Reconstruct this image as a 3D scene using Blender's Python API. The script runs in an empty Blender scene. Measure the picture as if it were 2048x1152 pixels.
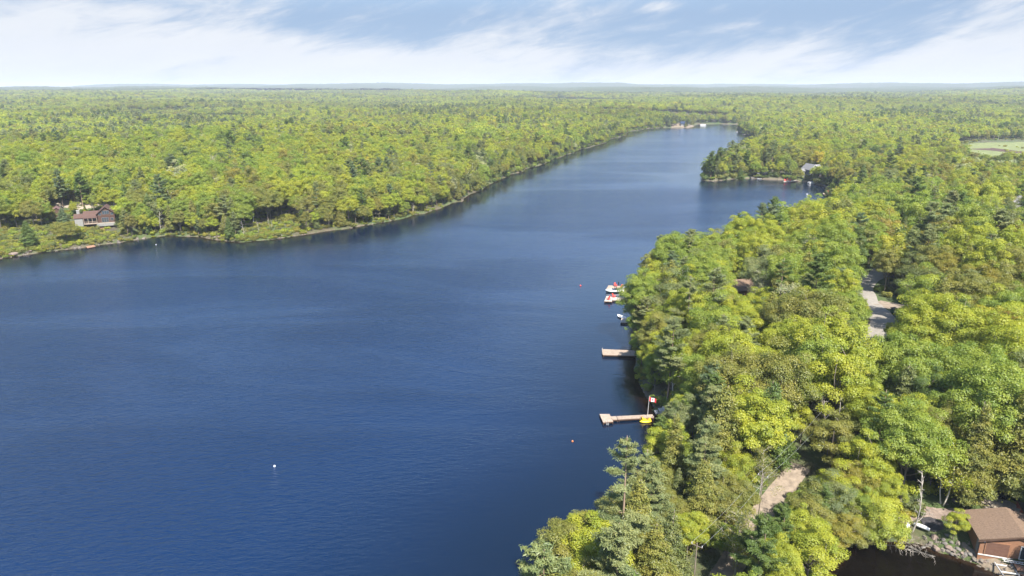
import bpy, math, random
import numpy as np
from mathutils import Vector, Matrix

# ------------------------------------------------------------------ camera, world, sun
S = bpy.context.scene
C = S.collection
CAM_H, FPX = 62.0, 1365.0
PITCH = math.atan((576 - 177) / FPX)
cam = bpy.data.objects.new('camera', bpy.data.cameras.new('camera')); C.objects.link(cam)
cam.location = (0, 0, CAM_H); cam.rotation_euler = (math.pi / 2 - PITCH, 0, 0)
cam.data.sensor_width = 36; cam.data.lens = 36 * FPX / 2048
cam.data.clip_start = 0.5; cam.data.clip_end = 40000
S.camera = cam
S.render.resolution_x, S.render.resolution_y = 1024, 576
S.view_settings.view_transform = 'Standard'; S.view_settings.look = 'None'
S.view_settings.gamma = 1; S.view_settings.use_curve_mapping = False
S.view_settings.exposure = 1.5
SUN_AZ, SUN_EL = math.radians(160), math.radians(52)      # azimuth clockwise from +Y
sl = bpy.data.lights.new('sun', 'SUN'); sl.energy = 4.3; sl.angle = math.radians(0.5); sl.color = (1, .95, .86)
sun = bpy.data.objects.new('sun', sl); C.objects.link(sun)
sdir = Vector((math.cos(SUN_EL) * math.sin(SUN_AZ), math.cos(SUN_EL) * math.cos(SUN_AZ), math.sin(SUN_EL)))
sun.rotation_euler = (-sdir).to_track_quat('-Z', 'Y').to_euler()
sun.location = (60, -60, 200)
cy = S.cycles
cy.max_bounces = 7; cy.diffuse_bounces = 4; cy.glossy_bounces = 3; cy.transmission_bounces = 4
cy.transparent_max_bounces = 6; cy.volume_bounces = 0; cy.use_denoising = True; cy.denoiser = 'OPENIMAGEDENOISE'; cy.denoising_input_passes = 'RGB_ALBEDO_NORMAL'; cy.denoising_prefilter = 'ACCURATE'
try: cy.caustics_reflective = False; cy.caustics_refractive = False
except Exception: pass

class NT:
    """tiny node-graph helper"""
    def __init__(s, nt): s.nt = nt; nt.nodes.clear()
    def n(s, t, **k):
        nd = s.nt.nodes.new(t)
        for a, v in k.items(): setattr(nd, a, v)
        return nd
    def l(s, a, b): s.nt.links.new(a, b)
    def m(s, op, a, b=None, c=None, clamp=False):
        nd = s.nt.nodes.new('ShaderNodeMath'); nd.operation = op; nd.use_clamp = clamp
        for i, v in enumerate((a, b, c)):
            if v is None: continue
            if isinstance(v, (int, float)): nd.inputs[i].default_value = v
            else: s.l(v, nd.inputs[i])
        return nd.outputs[0]
    def noise(s, vec, scale, detail=4, rough=.55, dist=0):
        nd = s.n('ShaderNodeTexNoise'); nd.inputs['Scale'].default_value = scale
        nd.inputs['Detail'].default_value = detail; nd.inputs['Roughness'].default_value = rough
        nd.inputs['Distortion'].default_value = dist
        if vec is not None: s.l(vec, nd.inputs['Vector'])
        return nd.outputs['Fac']
    def mapr(s, v, a, b, c=0., d=1., smooth=False):
        nd = s.n('ShaderNodeMapRange'); nd.clamp = True
        if smooth: nd.interpolation_type = 'SMOOTHSTEP'
        s.l(v, nd.inputs[0])
        for i, x in enumerate((a, b, c, d)): nd.inputs[i + 1].default_value = x
        return nd.outputs[0]
    def mix(s, f, a, b, blend='MIX'):
        nd = s.n('ShaderNodeMix'); nd.data_type = 'RGBA'; nd.blend_type = blend
        if isinstance(f, (int, float)): nd.inputs[0].default_value = f
        else: s.l(f, nd.inputs[0])
        for i, v in ((6, a), (7, b)):
            if isinstance(v, (tuple, list)): nd.inputs[i].default_value = (*v[:3], 1)
            else: s.l(v, nd.inputs[i])
        return nd.outputs[2]

W = bpy.data.worlds.new('World'); S.world = W; W.use_nodes = True
g = NT(W.node_tree)
sky = g.n('ShaderNodeTexSky', sky_type='NISHITA', sun_disc=False, sun_elevation=SUN_EL, sun_rotation=SUN_AZ)
sky.altitude = 200; sky.air_density = 1.0; sky.dust_density = 0.4; sky.ozone_density = 2.5
tc = g.n('ShaderNodeTexCoord'); sx = g.n('ShaderNodeSeparateXYZ'); g.l(tc.outputs['Generated'], sx.inputs[0])
az = g.m('ARCTAN2', sx.outputs[0], sx.outputs[1]); el = g.m('ARCSINE', sx.outputs[2])
def blob(a0, e0, wa, we, k, tilt=0.):
    da = g.m('SUBTRACT', az, a0); de = g.m('SUBTRACT', el, e0)
    de2 = g.m('SUBTRACT', de, g.m('MULTIPLY', da, tilt))
    q = g.m('ADD', g.m('POWER', g.m('DIVIDE', da, wa), 2.), g.m('POWER', g.m('DIVIDE', de2, we), 2.))
    return g.m('MULTIPLY', g.m('EXPONENT', g.m('MULTIPLY', q, -1.)), k)
cv = g.n('ShaderNodeCombineXYZ')
g.l(g.m('ADD', az, g.m('MULTIPLY', el, -1.2)), cv.inputs[0])
g.l(g.m('SUBTRACT', g.m('MULTIPLY', el, 3.0), g.m('MULTIPLY', az, .35)), cv.inputs[1])
n1 = g.noise(cv.outputs[0], 5.5, 9, .62, .5)
n2 = g.noise(cv.outputs[0], 17., 6, .65, .9)
d = g.m('ADD', g.m('MULTIPLY', n1, 1.2), g.m('MULTIPLY', n2, .48))
hz = g.mapr(el, 0.0, 0.085, .34, 0., True)
for b in (hz, blob(-.62, .05, .20, .085, .36), blob(-.36, .05, .25, .05, .15, -.05), blob(-.02, .06, .13, .05, .21, .35),
          blob(.08, .03, .3, .025, .12), blob(.68, .11, .17, .10, .32), blob(-.40, .13, .22, .03, .16),
          blob(.20, .105, .028, .008, .30, .1), blob(.275, .098, .02, .007, .20, .1), blob(.33, .118, .016, .007, .18, .1)):
    d = g.m('ADD', d, b)
dens = g.mapr(d, .82, 1.28, 0., 1., True)
high = g.mapr(el, .13, .3, 1., .12)
dens = g.m('MULTIPLY', g.m('MULTIPLY', dens, high), .95)
ccol = g.mix(g.noise(cv.outputs[0], 9, 5), (2.75, 2.9, 3.15), (3.28, 3.32, 3.42))
# air near the horizon is a little milky, the zenith stays deep blue
milk = g.mapr(el, 0.09, 0.25, .96, .0, True)
base = g.mix(milk, sky.outputs[0], (1.12, 1.60, 2.36))
col = g.mix(dens, base, ccol)
bg = g.n('ShaderNodeBackground'); g.l(col, bg.inputs[0]); bg.inputs[1].default_value = 0.1
wo = g.n('ShaderNodeOutputWorld'); g.l(bg.outputs[0], wo.inputs[0])

# ------------------------------------------------------------------ geometry of the place
CP, SP = math.cos(PITCH), math.sin(PITCH)
def G(px, py, z=0.):
    """where the sight line through a photo pixel meets the level z"""
    a, b = (px - 1024) / FPX, -(py - 576) / FPX
    dx, dy, dz = a, CP + b * SP, -SP + b * CP
    t = (z - CAM_H) / dz
    return (dx * t, dy * t)
def PX(x, y, z):
    zz = z - CAM_H
    dep = y * CP - zz * SP; up = y * SP + zz * CP
    return 1024 + FPX * x / dep, 576 - FPX * up / dep

def hsh(ix, iy, s):
    h = (ix.astype(np.int64) * 374761393 + iy.astype(np.int64) * 668265263 + s * 974711) & 0xffffffff
    h = ((h ^ (h >> 13)) * 1274126177) & 0xffffffff
    return ((h ^ (h >> 16)) & 0xffff) / 65535.
def vnoise(x, y, s=0):
    x = np.asarray(x, float); y = np.asarray(y, float)
    ix, iy = np.floor(x), np.floor(y); fx, fy = x - ix, y - iy
    fx = fx * fx * (3 - 2 * fx); fy = fy * fy * (3 - 2 * fy)
    return ((hsh(ix, iy, s) * (1 - fx) + hsh(ix + 1, iy, s) * fx) * (1 - fy)
            + (hsh(ix, iy + 1, s) * (1 - fx) + hsh(ix + 1, iy + 1, s) * fx) * fy)

SHORE_PX = [(-900,640),(-400,572),(-150,538),(0,518),(60,508),(120,500),(180,492),(260,481),(330,471),(400,474),(450,480),(485,485),(540,479),(600,469),
 (650,462),(700,457),(745,448),(800,437),(850,427),(880,417),(920,402),(960,380),(1000,357),(1060,335),(1120,313),(1165,299),
 (1210,286),(1250,269),(1262,264),(1290,257),(1330,255),(1385,255),(1396,252),(1398,248.5),(1430,247.5),(1476,248.5),
 (1474,256),(1477,264),(1492,270),(1512,274),(1530,285),(1505,302),(1470,322),(1425,345),(1403,357),(1406,361),(1425,362),(1470,357),(1500,356),(1560,360),(1610,364),
 (1655,374),(1705,388),(1735,400),(1728,412),(1690,424),(1640,438),(1600,458),(1550,478),(1495,503),(1430,522),(1370,536),(1320,552),(1290,570),
 (1276,590),(1270,625),(1266,665),(1266,705),(1272,745),(1290,785),(1308,815),(1318,832),(1316,860),(1316,905),(1296,965),(1240,1040),(1158,1125),
 (1095,1239),(1060,1330),(980,1500),(900,1700),(400,2600),(-1500,2600)]
INLET_PX = [(1540,1700),(1575,1330),(1610,1210),(1650,1140),(1690,1102),(1730,1086),(1790,1082),(1840,1086),(1880,1101),(1920,1114),(1962,1131),(2005,1152),(2060,1180),(2140,1230),(2300,1400),(2500,1900)]
LAKE = np.array([G(*p) for p in SHORE_PX]); INLET = np.array([G(*p) for p in INLET_PX])
POND = np.array([G(*p) for p in [(255,243),(280,237.5),(305,236),(335,237.5),(318,242),(300,246.5),(275,247)]])
POND2 = np.array([G(*p) for p in [(820,215.2),(850,213.8),(885,214.2),(880,216.6),(840,217)]])
POND3 = np.array([G(*p) for p in [(1262,208.5),(1300,207.4),(1335,208),(1330,209.5),(1280,210)]])
WATERS = [LAKE, INLET, POND, POND2, POND3]
def wiggle(poly, amp_k=.006, step_k=.012):
    out = []
    n = len(poly)
    for i in range(n):
        a, b = poly[i], poly[(i + 1) % n]
        L = np.linalg.norm(b - a); r = np.linalg.norm((a + b) / 2)
        k = max(1, min(14, int(L / max(1.5, r * step_k))))
        nrm = np.array([-(b - a)[1], (b - a)[0]]) / (L + 1e-9)
        for j in range(k):
            p = a + (b - a) * j / k
            w = (vnoise(p[0] / (r * .03 + 2), p[1] / (r * .03 + 2), 5) - .5) * 2 * min(r * amp_k, L * .3)
            out.append(p + nrm * w)
    return np.array(out)
LAKE = wiggle(LAKE); INLET = wiggle(INLET); WATERS = [LAKE, INLET] + WATERS[2:]

def seg_dist(x, y, poly, closed=True):
    d2 = np.full(x.shape, 1e18)
    n = len(poly)
    for i in range(n if closed else n - 1):
        a, b = poly[i], poly[(i + 1) % n]
        ex, ey = b - a; L2 = ex * ex + ey * ey + 1e-12
        t = np.clip(((x - a[0]) * ex + (y - a[1]) * ey) / L2, 0, 1)
        q = (x - a[0] - t * ex) ** 2 + (y - a[1] - t * ey) ** 2
        np.minimum(d2, q, out=d2)
    return np.sqrt(d2)
def inside(x, y, poly):
    c = np.zeros(x.shape, bool); n = len(poly)
    for i in range(n):
        a, b = poly[i], poly[(i + 1) % n]
        if a[1] == b[1]: continue
        m = ((a[1] > y) != (b[1] > y)) & (x < (b[0] - a[0]) * (y - a[1]) / (b[1] - a[1]) + a[0])
        c ^= m
    return c
def shore_sd(x, y):
    """metres to the nearest water, negative on water"""
    x = np.asarray(x, float); y = np.asarray(y, float)
    r = np.full(x.shape, 1e9); ins = np.zeros(x.shape, bool)
    for w in WATERS:
        r = np.minimum(r, seg_dist(x, y, w)); ins |= inside(x, y, w)
    return np.where(ins, -r, r)
MARSH = np.array([G(*p) for p in [(1905,300),(1915,322),(1990,334),(2060,345),(2160,350),(2200,290),(2060,282),(1960,284),(1915,288)]])
def terr(x, y, sd=None):
    x = np.asarray(x, float); y = np.asarray(y, float)
    if sd is None: sd = shore_sd(x, y)
    s = np.maximum(sd, 0)
    r = np.hypot(x, y)
    h = .05 + .9 * (1 - np.exp(-s / 1.2)) + 5.5 * (1 - np.exp(-s / 45.))
    h += (vnoise(x / 70, y / 70, 1) - .35) * 7 * np.clip(s / 60, 0, 1)
    h += (vnoise(x / 260, y / 260, 2) - .4) * 16 * np.clip(s / 200, 0, 1)
    h += (vnoise(x / 9, y / 9, 3) - .5) * 1.0 * np.clip(s / 8, 0, 1)
    h += (vnoise(x / 2.6, y / 2.6, 4) - .5) * .35 * np.clip(s / 3, 0, 1)
    # long rise towards the far ridges
    far = np.clip((r - 1500) / 6000, 0, 1)
    h += far * 36 + (vnoise(x / 900, y / 700, 7) - .3) * 34 * np.clip((r - 1300) / 3500, 0, 1)
    rid = np.clip((vnoise(x / 1500, y / 2600, 9) - .30) * 6, 0, 1)
    h += rid * np.clip((r - 7600) / 900, 0, 1) * 46
    if np.any(x > 90):
        near = (np.abs(x - 420) < 620) & (np.abs(y - 640) < 640)
        k = np.ones(x.shape)
        if near.any():
            dm = seg_dist(x[near], y[near], MARSH); im = inside(x[near], y[near], MARSH)
            k[near] = np.where(im, 0, np.clip(dm / 320, 0, 1) ** 1.3)
        h = h * k + 2.5 * (1 - k)
    return np.where(sd > 0, h, -.1 - 1.6 * (1 - np.exp(sd / 5.)))
def T(x, y):
    return float(terr(np.array([x]), np.array([y]))[0])
def GT(px, py, dz=0.):
    z = 2.
    for _ in range(6):
        x, y = G(px, py, z + dz); z = max(0., T(x, y))
    return x, y, z

# ------------------------------------------------------------------ materials
def principled(name):
    m = bpy.data.materials.new(name); m.use_nodes = True
    g = NT(m.node_tree)
    p = g.n('ShaderNodeBsdfPrincipled'); o = g.n('ShaderNodeOutputMaterial'); g.l(p.outputs[0], o.inputs[0])
    return m, g, p
def plain(name, col, rough=.7, var=.25, scale=3., bump=.0, metal=0., spec=.3, coord='Object', stretch=(1, 1, 1)):
    m, g, p = principled(name)
    tc = g.n('ShaderNodeTexCoord'); mp = g.n('ShaderNodeMapping'); mp.inputs['Scale'].default_value = stretch
    g.l(tc.outputs[coord], mp.inputs[0])
    f = g.noise(mp.outputs[0], scale, 5, .6)
    f = g.mapr(f, .3, .7)
    a = tuple(c * (1 - var) for c in col); b = tuple(min(1, c * (1 + var)) for c in col)
    g.l(g.mix(f, a, b), p.inputs['Base Color'])
    p.inputs['Roughness'].default_value = rough; p.inputs['Metallic'].default_value = metal
    p.inputs['Specular IOR Level'].default_value = spec
    if bump:
        b = g.n('ShaderNodeBump'); b.inputs['Strength'].default_value = bump; b.inputs['Distance'].default_value = .05
        g.l(f, b.inputs['Height']); g.l(b.outputs[0], p.inputs['Normal'])
    return m

def leaf_mat(name, trans=.32, gloss=.03):
    m = bpy.data.materials.new(name); m.use_nodes = True
    g = NT(m.node_tree)
    at = g.n('ShaderNodeAttribute', attribute_type='INSTANCER', attribute_name='tint')
    cvv = g.n('ShaderNodeAttribute', attribute_type='GEOMETRY', attribute_name='cv')
    # leaf clumps differ: fresh tips lighter and yellower, older ones deeper
    a = g.mix(1., at.outputs[0], (.66, .80, .80), 'MULTIPLY'); b = g.mix(1., at.outputs[0], (1.42, 1.26, 1.05), 'MULTIPLY')
    col = g.mix(g.m('MULTIPLY', cvv.outputs['Fac'], 1., clamp=True), a, b)
    d = g.n('ShaderNodeBsdfDiffuse'); g.l(col, d.inputs[0])
    t = g.n('ShaderNodeBsdfTranslucent'); g.l(g.mix(1., col, (1.2, 1.25, .62), 'MULTIPLY'), t.inputs[0])
    s = g.n('ShaderNodeBsdfGlossy'); s.inputs['Roughness'].default_value = .45; s.inputs[0].default_value = (.8, .85, .9, 1)
    m1 = g.n('ShaderNodeMixShader'); m1.inputs[0].default_value = trans; g.l(d.outputs[0], m1.inputs[1]); g.l(t.outputs[0], m1.inputs[2])
    m2 = g.n('ShaderNodeMixShader'); m2.inputs[0].default_value = gloss; g.l(m1.outputs[0], m2.inputs[1]); g.l(s.outputs[0], m2.inputs[2])
    o = g.n('ShaderNodeOutputMaterial'); g.l(m2.outputs[0], o.inputs[0])
    return m
M = {}
M['leaf'] = leaf_mat('leaf', .42); M['needle'] = leaf_mat('needle', .32, .03)
M['bark'] = plain('bark', (.20, .165, .13), .9, .35, 2., .6, stretch=(1, 1, .25))
M['barkred'] = plain('pine bark', (.24, .17, .12), .9, .35, 2., .6, stretch=(1, 1, .25))
M['birch'] = plain('birch bark', (.62, .58, .50), .7, .3, 1.6, .2, stretch=(1, 1, 3))
M['deadwood'] = plain('weathered wood', (.40, .36, .31), .85, .3, 2., .3, stretch=(1, 1, .3))

# ------------------------------------------------------------------ mesh helpers
def mesh_np(name, V, F, mats, mi=None, face_attr=None, smooth=False):
    """F is an (n,4) or (n,3) index array, or a list of such arrays"""
    me = bpy.data.meshes.new(name)
    if not isinstance(F, list): F = [F]
    F = [f for f in F if len(f)]
    nl = sum(f.size for f in F); nf = sum(len(f) for f in F)
    me.vertices.add(len(V)); me.vertices.foreach_set('co', np.ascontiguousarray(V, np.float32).ravel())
    me.loops.add(nl); me.polygons.add(nf)
    me.loops.foreach_set('vertex_index', np.concatenate([f.ravel() for f in F]).astype(np.int32))
    tot = np.concatenate([np.full(len(f), f.shape[1]) for f in F]); st = np.concatenate([[0], np.cumsum(tot)[:-1]])
    me.polygons.foreach_set('loop_start', st.astype(np.int32))
    try: me.polygons.foreach_set('loop_total', tot.astype(np.int32))
    except Exception: pass
    for m in mats: me.materials.append(m)
    if mi is not None: me.polygons.foreach_set('material_index', np.asarray(mi, np.int32))
    me.polygons.foreach_set('use_smooth', np.full(nf, smooth))
    for k, (ty, dom, arr) in (face_attr or {}).items():
        a = me.attributes.new(k, ty, dom)
        arr = np.asarray(arr)
        if ty == 'FLOAT': a.data.foreach_set('value', arr.astype(np.float32))
        elif ty == 'INT': a.data.foreach_set('value', arr.astype(np.int32))
        elif ty == 'FLOAT_VECTOR': a.data.foreach_set('vector', arr.astype(np.float32).ravel())
        elif ty == 'FLOAT_COLOR': a.data.foreach_set('color', arr.astype(np.float32).ravel())
    me.update(calc_edges=True)
    return me
def tag(o, label=None, cat=None, group=None, kind=None):
    if label: o['label'] = label
    if cat: o['category'] = cat
    if group: o['group'] = group
    if kind: o['kind'] = kind
    return o
def link(name, me, parent=None):
    o = bpy.data.objects.new(name, me); C.objects.link(o)
    if parent: o.parent = parent
    return o
def root(name, loc, rz, label, cat, group=None):
    o = bpy.data.objects.new(name, None); C.objects.link(o); o.location = loc; o.rotation_euler = (0, 0, rz)
    o.empty_display_size = .3
    return tag(o, label, cat, group)

class MB:
    def __init__(s): s.v = []; s.f = []
    def add(s, V, F):
        b = len(s.v); s.v += [tuple(map(float, p)) for p in V]; s.f += [tuple(b + i for i in f) for f in F]; return s
    def box(s, cx, cy, cz, sx, sy, sz, rz=0., rx=0., ry=0.):
        M_ = Matrix.Translation((cx, cy, cz)) @ Matrix.Rotation(rz, 4, 'Z') @ Matrix.Rotation(ry, 4, 'Y') @ Matrix.Rotation(rx, 4, 'X')
        V = [M_ @ Vector((a * sx / 2, b * sy / 2, c * sz / 2)) for c in (-1, 1) for b in (-1, 1) for a in (-1, 1)]
        return s.add(V, [(0, 2, 3, 1), (4, 5, 7, 6), (0, 1, 5, 4), (2, 6, 7, 3), (0, 4, 6, 2), (1, 3, 7, 5)])
    def tube(s, pts, rad, n=8):
        pts = [Vector(p) for p in pts]; m = len(pts)
        if not hasattr(rad, '__len__'): rad = [rad] * m
        V = []; F = []
        for i, p in enumerate(pts):
            t = (pts[min(i + 1, m - 1)] - pts[max(i - 1, 0)]).normalized()
            u = t.cross(Vector((0, 0, 1)) if abs(t.z) < .9 else Vector((1, 0, 0))).normalized(); w = t.cross(u)
            for k in range(n):
                a = 2 * math.pi * k / n; V.append(p + (u * math.cos(a) + w * math.sin(a)) * rad[i])
        for i in range(m - 1):
            for k in range(n): F.append((i * n + k, i * n + (k + 1) % n, (i + 1) * n + (k + 1) % n, (i + 1) * n + k))
        F.append(tuple(range(n - 1, -1, -1))); F.append(tuple((m - 1) * n + k for k in range(n)))
        return s.add(V, F)
    def prism(s, poly, z0, z1):
        """poly of (x,y); z0,z1 numbers"""
        n = len(poly); V = [(x, y, z0) for x, y in poly] + [(x, y, z1) for x, y in poly]
        F = [tuple(range(n - 1, -1, -1)), tuple(range(n, 2 * n))] + [(i, (i + 1) % n, n + (i + 1) % n, n + i) for i in range(n)]
        return s.add(V, F)
    def slab(s, quad, th):
        """a plate: four corners on its top side, thickness downward"""
        n = len(quad); V = [tuple(p) for p in quad] + [(p[0], p[1], p[2] - th) for p in quad]
        F = [tuple(range(n)), tuple(range(2 * n - 1, n - 1, -1))] + [(i, n + i, n + (i + 1) % n, (i + 1) % n) for i in range(n)]
        return s.add(V, F)
    def loft(s, rings, caps=True):
        n = len(rings[0]); V = [p for r in rings for p in r]
        F = [(i * n + k, i * n + (k + 1) % n, (i + 1) * n + (k + 1) % n, (i + 1) * n + k) for i in range(len(rings) - 1) for k in range(n)]
        if caps: F += [tuple(range(n - 1, -1, -1)), tuple((len(rings) - 1) * n + k for k in range(n))]
        return s.add(V, F)
    def build(s, name, mat, parent=None, smooth=False):
        me = bpy.data.meshes.new(name); me.from_pydata(s.v, [], s.f); me.materials.append(mat); me.update()
        if smooth: me.polygons.foreach_set('use_smooth', [True] * len(me.polygons))
        return link(name, me, parent)

# ------------------------------------------------------------------ ground sheet
GA, GN, GR0, GR1, GM = 58, 620, 30, 13000, 900
def polar_grid(a0, a1, na, r0, r1, nr, p=1.):
    A = np.radians(np.linspace(a0, a1, na)); R = r0 * (r1 / r0) ** (np.linspace(0, 1, nr) ** p)
    X = np.sin(A)[None, :] * R[:, None]; Y = np.cos(A)[None, :] * R[:, None]
    i = np.arange((nr - 1))[:, None] * na + np.arange(na - 1)[None, :]
    F = np.stack([i, i + 1, i + na + 1, i + na], -1).reshape(-1, 4)
    return X.ravel(), Y.ravel(), F
gx, gy, gF = polar_grid(-GA, GA, GN, GR0, GR1, GM)
gsd = np.full(gx.shape, 300.); _k = np.hypot(gx, gy) < 1750; gsd[_k] = shore_sd(gx[_k], gy[_k])
_G = gsd.reshape(GM, GN); _exact = shore_sd
def shore_sd(x, y):
    # the same measure, read from the ground grid
    x = np.asarray(x, float); y = np.asarray(y, float)
    u = np.clip((np.degrees(np.arctan2(x, y)) + GA) / (2 * GA) * (GN - 1), 0, GN - 1.001)
    v = np.clip(np.log(np.maximum(np.hypot(x, y), 1) / GR0) / math.log(GR1 / GR0) * (GM - 1), 0, GM - 1.001)
    i, j = v.astype(int), u.astype(int); fv, fu = v - i, u - j
    return (_G[i, j] * (1 - fu) + _G[i, j + 1] * fu) * (1 - fv) + (_G[i + 1, j] * (1 - fu) + _G[i + 1, j + 1] * fu) * fv
gz = terr(gx, gy, gsd)
m, g, p = principled('forest floor')
sdn = g.n('ShaderNodeAttribute', attribute_type='GEOMETRY', attribute_name='sd')
tcn = g.n('ShaderNodeTexCoord'); P = tcn.outputs['Object']
f1 = g.mapr(g.noise(P, .35, 6, .6), .35, .65); f2 = g.mapr(g.noise(P, 1.7, 6, .7), .35, .65); f3 = g.mapr(g.noise(P, .06, 4, .6), .4, .6)
c1 = g.mix(f1, (.085, .062, .036), (.05, .075, .022)); c2 = g.mix(f2, c1, (.12, .092, .06)); c3 = g.mix(f3, c2, (.065, .10, .025))
fr = g.mapr(g.m('ADD', sdn.outputs['Fac'], g.m('MULTIPLY', f1, 1.6)), .25, 1.25, .8, 0., True)
rock = g.mix(f2, (.085, .066, .048), (.24, .19, .145))
g.l(g.mix(fr, c3, rock), p.inputs['Base Color']); p.inputs['Roughness'].default_value = .95
bm_ = g.n('ShaderNodeBump'); bm_.inputs['Distance'].default_value = .3; bm_.inputs['Strength'].default_value = .7
g.l(f2, bm_.inputs['Height']); g.l(bm_.outputs[0], p.inputs['Normal'])
M['ground'] = m
me = mesh_np('ground', np.stack([gx, gy, gz], 1), gF, [m], face_attr={'sd': ('FLOAT', 'POINT', np.clip(gsd, -50, 50))}, smooth=True)
tag(link('ground', me), 'wooded lake country with leaf litter and stony banks', kind='structure')

# ------------------------------------------------------------------ water
m, g, p = principled('lake water')
sdn = g.n('ShaderNodeAttribute', attribute_type='GEOMETRY', attribute_name='sd')
tcn = g.n('ShaderNodeTexCoord'); P = tcn.outputs['Object']
mp = g.n('ShaderNodeMapping'); mp.inputs['Rotation'].default_value = (0, 0, math.radians(-40)); mp.inputs['Scale'].default_value = (.36, 1., 1.); g.l(P, mp.inputs[0])
w1 = g.noise(mp.outputs[0], 1.55, 3, .55, .35); w2 = g.noise(mp.outputs[0], 4.3, 3, .6, .3); w3 = g.noise(mp.outputs[0], .38, 2, .5, .2)
mp2 = g.n('ShaderNodeMapping'); mp2.inputs['Scale'].default_value = (.006, .02, 1.); g.l(P, mp2.inputs[0])
calm = g.mapr(g.noise(mp2.outputs[0], 1., 5, .6, .8), .35, .62, .45, 1.0, True)
ys_ = g.n('ShaderNodeSeparateXYZ'); g.l(P, ys_.inputs[0]); reach = g.mapr(ys_.outputs[1], 180., 800., 1., .8, True)
lee = g.mapr(sdn.outputs['Fac'], -62., -6., 1., .15, True)
hgt = g.m('ADD', g.m('ADD', g.m('MULTIPLY', w1, .62), g.m('MULTIPLY', w2, .24)), g.m('MULTIPLY', w3, .45))
hgt = g.m('MULTIPLY', g.m('MULTIPLY', g.m('MULTIPLY', hgt, calm), lee), reach)
b = g.n('ShaderNodeBump'); b.inputs['Strength'].default_value = 1.; b.inputs['Distance'].default_value = .50; g.l(hgt, b.inputs['Height']); g.l(b.outputs[0], p.inputs['Normal'])
shal = g.mapr(sdn.outputs['Fac'], -5., -.3, 0., 1., True)
lmp = g.mapr(g.noise(P, .012, 3, .5), .35, .65)
deep = g.mix(lmp, (.0009, .0125, .046), (.0012, .0150, .055))
tannin_refl = g.mapr(sdn.outputs['Fac'], -46., -5., 0., 1., True)  # base colour darkened towards the banks: tannin tint plus painted-in tree reflections
g.l(g.mix(shal, g.mix(tannin_refl, deep, (.0012, .0070, .020)), (.010, .0055, .0025)), p.inputs['Base Color'])
g.l(g.mapr(sdn.outputs['Fac'], -60., -8., .14, .05, True), p.inputs['Roughness'])
p.inputs['Roughness'].default_value = .15; p.inputs['IOR'].default_value = 1.5
M['water'] = m
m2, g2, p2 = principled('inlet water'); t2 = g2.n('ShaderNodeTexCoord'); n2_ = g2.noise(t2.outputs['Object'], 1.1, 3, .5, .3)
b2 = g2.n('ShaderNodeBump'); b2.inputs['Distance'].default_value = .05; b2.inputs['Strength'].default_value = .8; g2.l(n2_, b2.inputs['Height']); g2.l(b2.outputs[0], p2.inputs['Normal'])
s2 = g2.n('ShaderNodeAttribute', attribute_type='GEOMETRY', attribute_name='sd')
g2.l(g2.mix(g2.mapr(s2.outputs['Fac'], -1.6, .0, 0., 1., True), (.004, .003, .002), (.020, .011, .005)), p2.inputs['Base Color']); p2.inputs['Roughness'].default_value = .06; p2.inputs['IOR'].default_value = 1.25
M['inlet'] = m2
sel = (gsd[gF] < 1.2).any(1)
Fw = gF[sel]; u, inv = np.unique(Fw, return_inverse=True)
def water_sheet(name, label, msk_poly, mat='water', grow=3.):
    fin = inside(gx[u], gy[u], msk_poly) | (seg_dist(gx[u], gy[u], msk_poly) < grow)
    Fi = inv.reshape(-1, 4); k = fin[Fi].all(1); Fk = Fi[k]; uu, iv = np.unique(Fk, return_inverse=True)
    me = mesh_np(name, np.stack([gx[u][uu], gy[u][uu], np.zeros(len(uu))], 1), iv.reshape(-1, 4), [M[mat]],
                 face_attr={'sd': ('FLOAT', 'POINT', np.clip(gsd[u][uu], -120, 5))}, smooth=True)
    tag(link(name, me), label, kind='structure')
water_sheet('lake_water', 'deep blue rippled lake running between wooded banks', LAKE)
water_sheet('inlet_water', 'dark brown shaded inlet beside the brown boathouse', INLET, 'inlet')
for pl in (POND, POND2, POND3):
    me = bpy.data.meshes.new('pond_water'); me.from_pydata([(a, b, 0.) for a, b in wiggle(pl)], [], [tuple(range(len(wiggle(pl))))]); me.materials.append(M['water'])
    tag(link('pond_water', me), 'small bright pond in the distant forest', kind='structure')
# fix pond level: the forest around lies higher, the ponds sit in basins cut by terr()

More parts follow.
